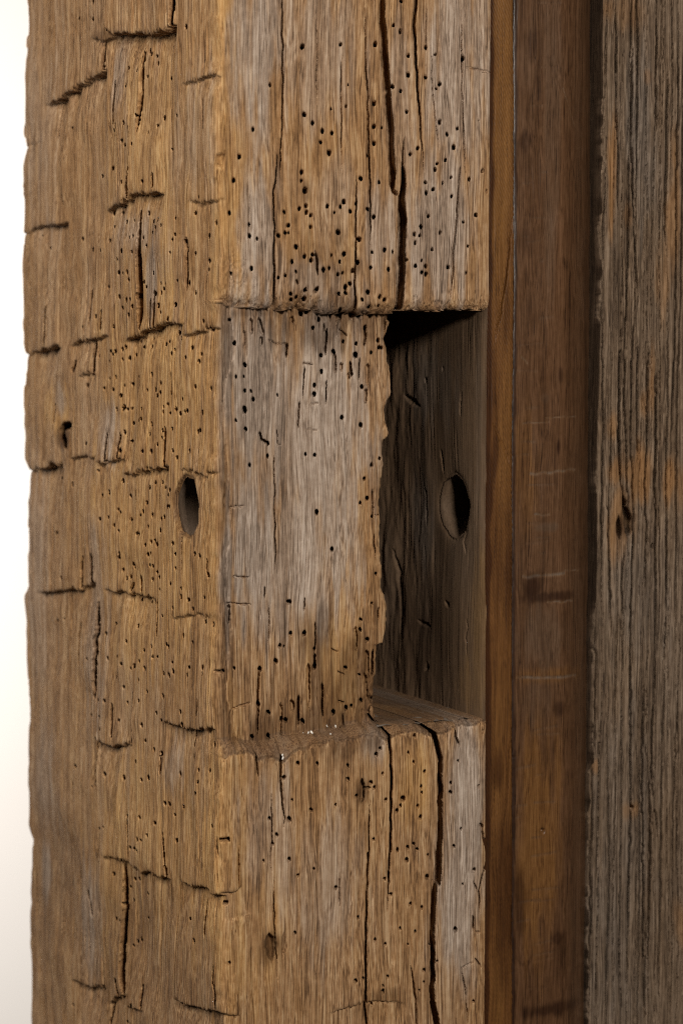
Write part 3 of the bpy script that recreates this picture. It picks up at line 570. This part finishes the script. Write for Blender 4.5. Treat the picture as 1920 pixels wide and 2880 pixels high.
for i, (f, P, a, lu, ld, e0, e1) in enumerate(ST):
    # along the side, u grows to the left of the picture: swap the end softness
    Fl.step(pts_side(f, P), a * .95, lu * .42, ld * .34, 3 + e1 * 1.8, 3 + e0 * 1.8, seed=700 + 11 * i, lip=.6, jag=1.4, below=1.25, over=.6)
# peg hole
pu, pz = on_side(*px('W', 428, 1163))
PR = 13.6
def peg(F, u, z, r, deep, seed, ecc=1.07):
    ang = np.arctan2(F.Z - z, F.U - u)
    d = np.hypot(F.U - u, (F.Z - z) / ecc) + (vnoise(ang * 3 + 20, 0 * ang, seed) - .5) * 1.3
    inside = sstep(r + .35, r - .35, d)
    rim = np.exp(-np.clip(d - r, 0, 99) / 1.2) * (d > r - .2)
    return inside, rim, d
ins, rim, pd = peg(Fl, pu, pz, PR, 30, 44)
# colour masks of the side
def lb(key, f, x, y, rx, ry, w=1.0, rough=.5, seed=3):
    u, z = on_side(*px(f, x, y)); s = FR[f][2] / 6.12
    Fl.blob(key, u, z, rx * s / .38, ry * s, w, rough, seed)
lb('orange','A',1450,700,90,1400,.45,.9); lb('orange','D',1385,900,60,1100,.4,.9,5); lb('orange','G',1350,600,60,900,.4,.9,6); lb('orange','H',1380,700,110,1300,.45,.8,7)
lb('orange','D',1000,1000,450,800,.42,.8,8); lb('orange','G',900,500,480,900,.42,.8,9); lb('orange','A',1000,1100,480,800,.3,.9,51); lb('orange','H',1000,700,450,800,.3,.9,52); lb('orange','H',700,900,120,900,.4,.6,10); lb('orange','D',300,1150,130,220,.45,.6,11)
lb('grey','D',950,250,60,330,.7,.7,12); lb('grey','A',700,550,50,350,.6,.6,13); lb('grey','D',640,1300,90,260,.7,.6,14); lb('grey','D',330,1080,50,150,.6,.6,15); lb('grey','A',830,1600,140,180,.55,.7,16); lb('grey','G',560,900,90,900,.5,.7,17)
lb('grey','H',520,1200,110,500,.6,.7,18); lb('grey','H',220,900,60,300,.7,.5,19); lb('grey','H',1100,180,80,260,.6,.7,20); lb('grey','H',200,200,160,500,.4,.7,21); lb('grey','G',150,600,120,1200,.35,.7,22); lb('grey','A',200,800,180,900,.30,.7,23)
lb('stain_shade','H',900,1500,900,700,.22,.6,24); lb('stain_shade','H',300,1000,350,1000,.25,.6,25); lb('stain_shade','D',360,1340,60,110,.8,.4,26); lb('stain_shade','A',640,250,90,60,.5,.5,27)
lb('grey','A',1250,900,160,450,.35,.8,28)
chip = 2.2 * np.clip(vnoise(zr / 17, 0 * zr, 97) - .45, 0, 1) + .9 * vnoise(zr / 4, 0 * zr, 98)
Fl.h += chip[:, None] * np.exp(-(Ul - y0) / 5.0)
Fl.c = Fl.c * sstep(1.0, 3.0, Ul - y0)
h_side = Fl.depth()
h_side = h_side * (1 - ins) + ins * 1.6 + rim * .7
Fl.m['stain_shade'] = np.maximum(Fl.m['stain_shade'], sstep(PR + 1.6, PR, pd) * .7)

# --- assemble: side -> arris -> front -> right side -> back
NA = 7
th = np.linspace(0, math.pi / 2, NA + 2)[1:-1]
xs = [h_side]; ys = [Ul]
shear_f = .50 + .25 * (vnoise(Uf / 9, Zf / 9, 501) - .5)
shear_l = 1.6 + .5 * (vnoise(Ul / 9, Zl / 9, 502) - .5)
Xf = Uf + shear_f * np.clip(Ff.c - .7, 0, 14)                   # borings and splits do not run square to the face
Xf = np.where(pocket, Uf, np.minimum(Xf, XR - .3 + .002 * Uf)); Xf[:, 0] = Uf[:, 0]; Xf[:, -1] = Uf[:, -1]
Yl = Ul + shear_l * np.clip(Fl.c - .8, 0, 9) * (1 - ins); Yl[:, -1] = Ul[:, -1]
Yl = np.minimum(Yl, yback[:, None] + 4)
hLe = h_side[:, -1]; hFe = (h_front - 0)[:, 0] - yc
AX = np.stack([rr * (1 - math.cos(t)) * 1.0 + hLe * math.cos(t) + (3.0 - rr) * (t / (math.pi / 2)) ** 2 for t in th], 1)
AY = np.stack([yc + rr * (1 - math.sin(t)) + np.clip(hFe, -3, 6) * math.sin(t) for t in th], 1)
wts = th / (math.pi / 2)
def blend(k): return Fl.m[k][:, -1:] * (1 - wts) + Ff.m[k][:, :1] * wts
nr = len(zr)
sx = np.array([XR + .02, XR + .6, XR + 1.2, XR + 1.4]); syy = np.array([2.0, 5.0, 60.0, 240.0])
RX = np.repeat(sx[None], nr, 0); RY = np.maximum(syy[None], np.minimum(h_front[:, -1:], 8.0) + np.array([1., 3., 6., 9.])[None])
BX = np.repeat(np.array([[60.0, 8.0]]), nr, 0); BY = np.stack([yback + 6, yback + 3], 1)
X = np.concatenate([h_side, AX, Xf, RX, BX], 1)
Y = np.concatenate([Yl, AY, h_front, RY, BY], 1)
Z = np.repeat(zr[:, None], X.shape[1], 1)
# the top of the lower block leans a little, the lower rim of the upper block frays
masks = {}
for k in Fl.m:
    z6 = np.zeros((nr, 6), np.float32)
    masks[k] = np.concatenate([Fl.m[k], blend(k), Ff.m[k], z6], 1)
# quads of the pocket's own bottom and of its right edge are replaced by the mortise parts
ncol0 = h_side.shape[1] + NA
keep = np.ones((nr - 1, X.shape[1] - 1), bool)
pk = np.zeros(X.shape, bool); pk[:, ncol0:ncol0 + Uf.shape[1]] = pocket
allp = pk[:-1, :-1] & pk[1:, :-1] & pk[:-1, 1:] & pk[1:, 1:]
keep &= ~allp
edgep = np.zeros_like(keep); c_last = ncol0 + Uf.shape[1] - 1
edgep[:, c_last:c_last + 4] = (pk[:-1, c_last] | pk[1:, c_last])[:, None]
keep &= ~edgep
ph = pd < PR - .55
keep[:, :NL - 1] &= ~(ph[:-1, :-1] & ph[1:, :-1] & ph[:-1, 1:] & ph[1:, 1:])
post = empty('timber_post', (0.06, 0.1, ZLO * MM))
tag(post, 'old hewn timber post with adze marks, worm holes and a notched mortise', 'post')
body = grid_mesh('body', X, Y, Z, M_POST, None, masks, True, keep); adopt(body, post)

# --- far cheek of the mortise
XC = XR - 1.2
ZC0, ZC1 = Zfloor - 2, float(z_top(np.array([XR - 5]))[0]) + 3
yc_ = np.arange(0.6, POCKET + 3, .55); zc_ = np.arange(ZC0, ZC1, .55)
Uc, Zc = np.meshgrid(yc_, zc_)
Fc = Field(Uc, Zc)
Fc.h += (fbm(Uc / 30, Zc / 60, 160, 3) - .5) * 2.5
Fc.grain(.6, 165, .5)
deep = sstep(35, 85, Uc)
Fc.h += deep * (fbm(Uc / 7, Zc / 28, 170, 4) - .5) * 4.0
Fc.h += sstep(6, 0, Uc) ** 2 * 1.0
def ccrack(f, P, w, d, **k):
    Fc.crack([on_side(*px(f, *p), XC) for p in P], w, d * .45, wob=.9, **k)
ccrack('K', [(935,950),(940,1220)], .7, 2, seed=801); ccrack('L', [(1000,170),(960,300),(1000,440)], .9, 2, seed=802); ccrack('L', [(780,930),(830,980)], 1.4, 2.5, seed=803)
ccrack('L', [(230,380),(280,600),(310,900),(310,1250)], 2.2, 3.5, seed=804); ccrack('L', [(480,1130),(610,1185)], 1.2, 2.5, seed=805); ccrack('L', [(600,1570),(570,1640)], 2, 3, seed=806); ccrack('L', [(990,1100),(1005,1500)], .6, 1.5, seed=807)
ccrack('K', [(560,1900),(590,2350)], 1.2, 2.2, seed=808); ccrack('K', [(720,1550),(760,1800)], 1.0, 2.0, seed=809); ccrack('K', [(350,1000),(520,1110)], 2.0, 2.5, seed=810)
for x, y in [(752, 725), (570, 845)]:
    Fc.hole(*on_side(*px('K', x, y), XC), 1.0, 3)
cu, cz = on_side(*px('W', 1040, 1163), XC)
insc, rimc, dc = peg(Fc, cu, cz, 15.2, 9, 47, 1.04)
hc = Fc.depth() * (1 - insc) + insc * 1.2 + rimc * 1.0
for k, f, x, y, rx, ry, w, sd in [('grey','K',650,900,300,500,.7,1),('grey','K',520,2100,120,400,.8,2),('grey','L',520,150,130,500,.8,3),('orange','L',1130,1200,90,900,.35,4),('orange','L',1050,1800,160,300,.3,5),('stain_shade','L',450,1300,330,700,.55,6),('stain_shade','K',400,1500,250,700,.4,7),('grey','K',1120,1200,40,1200,.25,8)]:
    u, z = on_side(*px(f, x, y), XC); s = FR[f][2] / 6.12
    Fc.blob(k, u, z, rx * s / .5, ry * s, w, .6, 900 + sd)
pc = dc < 15.2 - .5
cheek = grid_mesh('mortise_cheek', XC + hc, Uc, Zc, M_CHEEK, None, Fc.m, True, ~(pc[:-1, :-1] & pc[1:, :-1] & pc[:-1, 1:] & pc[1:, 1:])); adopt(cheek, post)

# --- linings of the two bored peg holes
def bored(x0, u, z, r, ecc, deep, seed):
    na, nd = 72, 26
    an = np.linspace(0, 2 * math.pi, na); dp = np.concatenate([np.linspace(0, 1, nd - 4) ** .9, [1.02, 1.03, 1.035, 1.04]])
    A, D = np.meshgrid(an, dp)
    R = r * (1 - .03 * D) + (vnoise(np.cos(A) * 2 + 9, np.sin(A) * 2 + 9 + D * 1.2, seed) - .5) * 1.6 + (vnoise(np.cos(A) * 9 + 20, np.sin(A) * 9 + 20 + D * deep / 3, seed + 1) - .5) * .5 + .12 * np.sin(D * deep * 2.4 + A)
    R[-4] *= .8; R[-3] *= .5; R[-2] *= .2; R[-1] *= .02
    X_ = x0 + .5 + np.minimum(D, 1.04) * deep + (vnoise(A * 2, D * 30, seed + 2) - .5) * .3
    X_[0] = x0 + 2.0; R[0] = r + 3.0; X_[1] = x0 + 2.4; R[1] = r + .4
    X_[2:] += 2.4
    mk = {k: np.zeros(A.shape) for k in ('grey', 'orange', 'stain_shade', 'dust')}
    mk['stain_shade'] += .12; mk['grey'] += .2
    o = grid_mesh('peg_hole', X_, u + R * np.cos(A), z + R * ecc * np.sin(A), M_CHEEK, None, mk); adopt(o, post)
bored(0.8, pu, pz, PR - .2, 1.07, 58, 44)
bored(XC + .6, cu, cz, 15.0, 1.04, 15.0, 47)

# --- floor, top, back and near side of the mortise
def patch(name, o, du, dv, nu, nv, amp, seed, mat, masks=None, axis=2):
    a = np.linspace(0, 1, nu); b_ = np.linspace(0, 1, nv)
    A, B = np.meshgrid(a, b_)
    P = np.array(o)[None, None] + A[..., None] * np.array(du) + B[..., None] * np.array(dv)
    la = np.linalg.norm(du); lb_ = np.linalg.norm(dv)
    n = (fbm(A * la / 6, B * lb_ / 6, seed, 4) - .5) * amp
    P[..., axis] += n
    mk = {k: np.zeros(A.shape) for k in ('grey', 'orange', 'stain_shade', 'dust')}
    for k, v in (masks or {}).items(): mk[k] += v * (.5 + fbm(A * la / 8, B * lb_ / 8, seed + 5, 3))
    o_ = grid_mesh(name, P[..., 0], P[..., 1], P[..., 2], mat, None, mk); adopt(o_, post); return o_
sx0 = float(SLz[:, 1].min()) - 14
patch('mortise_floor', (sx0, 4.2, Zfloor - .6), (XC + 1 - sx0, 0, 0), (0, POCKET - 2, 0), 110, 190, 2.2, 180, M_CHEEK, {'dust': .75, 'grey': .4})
patch('mortise_back', (sx0, POCKET - 1, ZC0), (XC + 3 - sx0, 0, 0), (0, 0, ZC1 - ZC0), 60, 160, 4, 184, M_CHEEK, {'stain_shade': .5}, 1)

# ------------------------------------------------------------------ boards beside the post
YB_ = 10.0
def board(name, pl, pr, y0, thick, mat, label, cat, du, dz, fn, left_curve=None, zlo=ZLO, zhi=ZHI):
    """pl, pr: left/right edge as functions of z (mm); a solid board with a worked front"""
    zz = np.arange(zlo, zhi, dz)
    L = pl(zz); R = pr(zz)
    n = int(np.ceil((R.mean() - L.mean()) / du)) + 1
    t = np.linspace(0, 1, n)[None]
    U = L[:, None] + (R - L)[:, None] * t
    Zg = np.repeat(zz[:, None], n, 1)
    F = Field(U, Zg)
    extra = fn(F, t * (R - L)[:, None], (R - L)[:, None])
    H = F.depth() + extra + y0
    U = U + .4 * np.clip(F.c - .8, 0, 9) * sstep(0, 2, R[:, None] - U)
    nz = len(zz)
    sideL = np.array([thick, thick * .4, 3.5])[None] + y0
    nsl = 5
    ys_l = y0 + np.linspace(thick, 1.2, nsl)[None] + 0 * zz[:, None] + 0
    xs_l = L[:, None] + (fbm(np.linspace(0, 3, nsl)[None] + 0 * zz[:, None], zz[:, None] / 9, 190, 2) - .5) * .3
    ys_l = np.maximum(ys_l, H[:, :1] + .1)
    ys_r = y0 + np.array([[thick * .5, thick]]) + 0 * zz[:, None]
    ys_r = np.maximum(ys_r, H[:, -1:] + .2)
    xs_r = R[:, None] + np.array([[.05, .1]])
    Xg = np.concatenate([xs_l, U, xs_r, xs_l[:, :1]], 1); Yg = np.concatenate([ys_l, H, ys_r, ys_l[:, :1]], 1)
    Zq = np.repeat(zz[:, None], Xg.shape[1], 1)
    mk = {k: np.concatenate([np.repeat(v[:, :1], nsl, 1) * (0 if k != 'stain_shade' else 1) + (.75 if k == 'stain_shade' else 0), v, np.repeat(v[:, -1:], 3, 1)], 1) for k, v in F.m.items()}  # left side darkened in colour: painted shade of the gap
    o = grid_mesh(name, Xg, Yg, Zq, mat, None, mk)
    tag(o, label, cat)
    return o

def edge_fn(P, y, jig=0.0, seed=0):
    Q = np.array(sorted([on_front(*px('W', a, b_), y)[::-1] for a, b_ in P]))
    return lambda z: np.interp(z, Q[:, 0], Q[:, 1]) + (vnoise(z / 5, 0 * z, seed) - .5) * jig * 2 + (vnoise(z / 1.6, 0 * z, seed + 1) - .5) * jig

def strip_fn(F, d, w):
    F.grain(.35, 600, .25)
    def bl(k, f, x, y, rx, ry, wt, sd):
        u, z = on_front(*px(f, x, y), YB_); s = FR[f][2] / 6.12; F.blob(k, u, z, rx * s / .86, ry * s, wt, .5, sd)
    bl('orange','M',170,900,90,1600,.75,1); bl('orange','N',190,700,60,1200,.6,2); bl('orange','O',150,500,70,700,.35,3); bl('orange','O',150,2200,60,400,.6,4)
    bl('stain_shade','N',120,800,40,250,.75,5); bl('stain_shade','N',110,300,30,300,.5,6); bl('stain_shade','M',205,2150,30,300,.5,7); bl('stain_shade','O',200,1500,110,700,.7,8); bl('stain_shade','N',215,1600,30,500,.6,9); bl('stain_shade','O',130,600,60,160,.6,10)
    bl('stain_shade','N',150,1500,80,500,.3,11)
    # saw marks running up the strip at a slant
    F.h += .34 * np.sin((F.Z * 1.0 + F.U * 2.2) * 2.0) * vnoise(F.U / 8, F.Z / 40, 605)
    # split sliver
    Q = [on_front(*px('M', *p), YB_) for p in [(245,1500),(205,1900),(165,2150),(125,2350)]]
    F.crack(Q, .8, 1.6, seed=611); 
    Q = [on_front(*px('N', *p), YB_) for p in [(110,560),(180,700),(238,880)]]
    F.crack(Q, .5, .7, seed=615)
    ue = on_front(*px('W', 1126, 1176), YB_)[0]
    F.m['stain_shade'] = np.maximum(F.m['stain_shade'], .9 * sstep(ue + 1.6, ue - .4, F.U + (vnoise(F.Z / 14, 0 * F.U, 630) - .5) * 1.6))  # painted shadow line beside the post, along the strip's left edge
    e = .9 * np.exp(-(w - d) / .8) + .7 * np.exp(-d / .8)
    return e
LS = lambda z: 0 * z + XR + 1.7
RS = edge_fn([(1180,-60),(1181,700),(1177,1000),(1177,2400)], YB_, .25, 620)
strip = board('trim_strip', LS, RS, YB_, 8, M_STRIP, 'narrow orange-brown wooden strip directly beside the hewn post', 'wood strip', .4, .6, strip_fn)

def board_fn(F, d, w):
    F.grain(.22, 640, .12)
    F.h += (fbm(F.U / 18, F.Z / 30, 645, 3) - .5) * 1.2
    def P_(f, x, y): return on_front(*px(f, x, y), YB_ + 1)
    def bl(k, f, x, y, rx, ry, wt, sd, rough=.5):
        u, z = P_(f, x, y); s = FR[f][2] / 6.12; F.blob(k, u, z, rx * s / .86, ry * s, wt, rough, sd)
    # clean lower length, grimy upper length
    bl('orange','O',420,1100,210,950,.9,1); bl('orange','N',470,2300,330,70,.5,2); bl('grey','M',520,700,70,1500,.4,3); bl('grey','M',440,300,140,500,.25,4); bl('grey','N',430,2050,200,260,.45,6); bl('grey','O',400,150,160,200,.3,7)
    bl('stain_shade','N',380,1700,80,120,.85,8); bl('stain_shade','N',500,1760,230,40,.7,9); bl('stain_shade','O',480,2260,260,70,.9,10); bl('stain_shade','O',290,1500,60,280,.7,11); bl('stain_shade','O',560,1760,60,60,.8,12); bl('stain_shade','O',570,1880,50,240,.5,12); bl('stain_shade','M',380,300,60,120,.45,13); bl('stain_shade','M',330,970,60,80,.4,14); bl('stain_shade','M',330,1650,70,120,.35,15); bl('orange','N',330,900,90,500,.4,16)
    bl('stain_shade','N',560,730,16,70,.95,17,.2); bl('stain_shade','N',580,240,20,60,.6,18); bl('stain_shade','O',560,180,50,60,.6,19)
    for i, (f, a, b_, wd) in enumerate([('N',(365,915),(708,882),.8),('N',(310,1622),(610,1600),.9),('N',(310,562),(500,556),.4),('N',(470,525),(720,520),.35),('N',(395,1195),(500,1190),.6),('N',(270,2318),(720,2310),.8),('N',(480,1796),(680,1790),.5),('N',(600,1585),(760,1580),.3),('M',(590,600),(700,870),.5),('N',(300,110),(350,150),.8)]):
        (u0, z0), (u1, z1) = P_(f, *a), P_(f, *b_)
        t = np.clip((F.U - u0) / (u1 - u0 + 1e-6), 0, 1)
        zz_ = z0 + (z1 - z0) * t + (vnoise(F.U / 4, 0 * F.U, 650 + i) - .5) * .8
        ins_ = ((F.U > u0) & (F.U < u1)) * np.exp(-((F.Z - zz_) / (wd * .8)) ** 2)
        F.m['grey'] = np.maximum(F.m['grey'], ins_ * (.5 + .5 * vnoise(F.U / 3, F.Z / 3, 670 + i)))
        F.m['orange'] = np.maximum(F.m['orange'], ins_ * .9); F.m['dust'] = np.maximum(F.m['dust'], ins_ * .3 * vnoise(F.U / 2, F.Z / 2, 690 + i))
        F.h += ins_ * .25
    r3 = np.random.default_rng(12)
    for i in range(46):
        z0 = r3.uniform(-260, 240); u0 = float(F.U.min()) + r3.uniform(0, 16); u1 = u0 + r3.uniform(4, 18); sl = r3.uniform(-.06, .1)
        ins_ = sstep(u0, u0 + 2, F.U) * sstep(u1, u1 - 2, F.U) * np.exp(-((F.Z - z0 - sl * (F.U - u0)) / r3.uniform(.35, .8)) ** 2)
        F.m['grey'] = np.maximum(F.m['grey'], ins_ * r3.uniform(.15, .5)); F.h += ins_ * .12
    bl('grey','N',480,1280,110,40,.7,31); bl('grey','N',480,390,50,40,.5,32)
    F.hole(*P_('O', 452, 1022), 1.2, 3)
    w_ = w
    # flat, then rolls away into the gap on the right; open joint on the left
    roll = np.clip((d - w_ * .42) / (w_ * .58), 0, 1)
    F.m['stain_shade'] = np.maximum(F.m['stain_shade'], .95 * sstep(2.6, 1.2, d + (vnoise(F.Z / 9, 0 * F.U, 695) - .5) * .8)); F.m['dust'] *= sstep(1.5, 3, d)
    e = 27.0 * roll ** 1.8 + .5 * np.exp(-d / 1.2)
    return e
LB = edge_fn([(1178,-60),(1179,700),(1175,1000),(1175,1620),(1176,1700),(1176,2060),(1175,2150),(1174,2400)], YB_ + 1, .2, 680)
RB = edge_fn([(1366,-60),(1358,2400)], YB_ + 25, .2, 684)
brd = board('trim_board', LB, RB, YB_ + 1, 42, M_BOARD, 'smooth dark brown board with pale scratches, between narrow strip and grey plank', 'board', .45, .6, board_fn)

# ------------------------------------------------------------------ silvered plank on the right
YP = 19.0
def plank_fn(F, d, w):
    U, Z = F.U, F.Z
    F.h += (fbm(U / 20, Z / 120, 700, 3) - .5) * 1.2
    F.grain(2.3, 705, 2.2)
    # knot bends the grain
    def P_(f, x, y): return on_front(*px(f, x, y), YP)
    r2 = np.random.default_rng(5)
    ku, kz = P_('N', 1010, 1230)
    def bend(u, z):
        g = np.exp(-((z - kz) / 32) ** 2) * np.exp(-((u - ku) / 9) ** 2)
        return u + np.sign(u - ku + .01) * g * 2.2
    u0 = float(U[:, 0].min()) + 1
    uu = u0
    i = 0
    while uu < float(U[:, -1].max()):
        n = r2.integers(1, 3)
        z0 = -280.0
        while z0 < 270:
            ln = r2.uniform(120, 420); z1 = z0 + ln
            zz_ = np.linspace(z0, z1, 12)
            ph = r2.uniform(0, 6)
            pts = [(float(bend(uu + .9 * math.sin(z / 55 + ph) + .5 * math.sin(z / 21 + 2 * ph), z)), float(z)) for z in zz_]
            F.crack(pts, r2.choice([.32, .42, .55, .8]), r2.uniform(2.0, 4.4), seed=int(720 + (i % 40)), wob=.35, t0=.2, t1=.2)
            z0 = z1 + r2.uniform(-30, 40); i += 1
        uu += r2.uniform(1.5, 5.4)
    for f, P, wd, dp in [('M',[(960,0),(965,300),(960,700),(975,1000),(972,1500)],.8,4),('M',[(1080,330),(1065,1000),(1075,1300),(1085,1700),(1110,2100)],.8,4),('M',[(1245,100),(1240,500),(1240,900)],.9,4),('M',[(1320,500),(1305,1300),(1300,1700)],.8,4),('N',[(985,0),(980,500),(990,900),(1010,1080)],1.1,4.5),('N',[(1110,0),(1105,500),(1112,830)],.8,3.5),('N',[(1185,0),(1178,600),(1160,1000),(1175,1300),(1165,1700)],.8,4),('N',[(1235,150),(1235,700),(1222,1050)],1.0,4),('N',[(1305,500),(1300,1100),(1310,1600),(1300,2300)],.8,4),('O',[(1060,0),(1055,700)],.7,3.5),('O',[(1150,0),(1145,600),(1145,1300),(1150,2300)],.9,4),('O',[(1215,0),(1205,600),(1250,1100)],.7,3.5),('N',[(1020,1400),(1000,1700),(1005,2300)],.7,3.5)]:
        F.crack([P_(f, *p) for p in P], wd, dp, seed=760, wob=.4, t0=.12, t1=.12)
    # torn knot
    F.crack([P_('N', *p) for p in [(1005,1060),(1035,1180),(1050,1260),(1040,1340)]], [.8, 2.2, 3.2, 1.6], 9, seed=790, t0=.1, t1=.1)
    F.crack([P_('N', *p) for p in [(975,1200),(978,1300),(985,1375)]], [1.2, 2.2, 1.2], 5, seed=793)
    F.crack([P_('O', *p) for p in [(1072,850),(1076,880)]], 1.2, 4, seed=796)
    F.crack([P_('N', *p) for p in [(1215,1390),(1205,1440)]], 1.0, 4, seed=797)
    def bl(k, f, x, y, rx, ry, wt, sd, rough=.6):
        u, z = P_(f, x, y); s = FR[f][2] / 6.12; F.blob(k, u, z, rx * s / .86, ry * s, wt, rough, sd)
    for a in [('M',930,1180,45,420,.95),('M',1180,530,50,60,.8),('M',1030,80,120,160,.5),('M',1350,1450,55,500,.7),('N',1110,900,110,220,.95),('N',1330,950,80,200,.95),('N',960,900,110,120,.8),('N',1000,1300,110,300,.75),('N',1215,250,30,350,.7),('N',930,600,50,120,.7),('N',1150,450,50,120,.6),('O',1065,880,70,80,.85),('O',820,580,20,60,.8),('M',1040,1480,30,100,.7),('M',1290,1950,60,300,.5),('M',900,60,60,120,.6),('O',1400,1650,60,200,.5),('N',1400,1000,60,200,.6)]:
        bl('orange', *a[:3], a[3], a[4], a[5], 940 + int(a[1]) % 17)
    bl('grey','M',1130,1000,120,900,.6,961); bl('grey','O',1000,1200,260,1300,.45,962); bl('grey','N',1150,1700,260,500,.4,963)
    bl('stain_shade','N',1010,1280,60,130,.7,964); bl('stain_shade','M',950,2000,60,400,.4,965); bl('stain_shade','M',1100,120,60,250,.4,966)
    return .7 * np.exp(-d / .7)
LP = edge_fn([(1386,-60),(1386,250),(1384,450),(1386,600),(1381,730),(1376,900),(1372,1000),(1370,1080),(1373,1250),(1368,1500),(1366,1750),(1358,1790),(1357,2000),(1353,2250),(1352,2400)], YP, .12, 690)
RP = lambda z: 0 * z + on_front(*px('W', 1720, 1176), YP)[0]
plank = board('weathered_plank', LP, RP, YP, 30, M_PLANK, 'grey weathered plank with deep grain grooves and a torn knot', 'plank', .36, .75, plank_fn)

# ------------------------------------------------------------------ plaster crumbs lying on the lower ledge
import bmesh
def crumb(i, f, x, y, s, label):
    u, z = on_front(*px(f, x, y), 3.0)
    r = np.random.default_rng(60 + i)
    ci = int(np.argmin(np.abs(xc - u))); ri = int(np.argmin(np.abs(zr - z)))
    yy = float(h_front[ri, ci])
    bm = bmesh.new(); bmesh.ops.create_icosphere(bm, subdivisions=1, radius=1)
    s *= .7
    for v in bm.verts:
        v.co = Vector((v.co.x * s * 1.5, v.co.y * s, v.co.z * s * .8)) * float(r.uniform(.6, 1.15)) * MM
    me = bpy.data.meshes.new('plaster_crumb'); bm.to_mesh(me); bm.free(); me.materials.append(M_CRUMB)
    o = bpy.data.objects.new('plaster_crumb', me); scene.collection.objects.link(o)
    o.location = (u * MM, (yy - s * .5) * MM, z * MM); o.rotation_euler = tuple(r.uniform(0, 3, 3))
    tag(o, label, 'crumb', 'plaster crumbs on the lower ledge')
for i, (f, x, y, s, lab) in enumerate([('I',542,121,1.0,'largest white crumb of the short row on the dusty lower ledge'),('I',528,123,.8,'middle white crumb of the short row on the dusty lower ledge'),('I',637,89,.8,'small white crumb high on the ledge, left of the larger one'),('I',683,90,1.0,'rightmost white plaster crumb on the dusty lower ledge'),('I',631,125,.75,'white crumb below the others on the ledge front'),('I',362,232,.9,'upper white crumb caught in the crack below the ledge'),('I',361,247,.9,'lower white crumb caught in the crack below the ledge'),('I',505,126,.55,'tiny leftmost white crumb of the short row on the dusty ledge')]):
    crumb(i, f, x, y, s, lab)
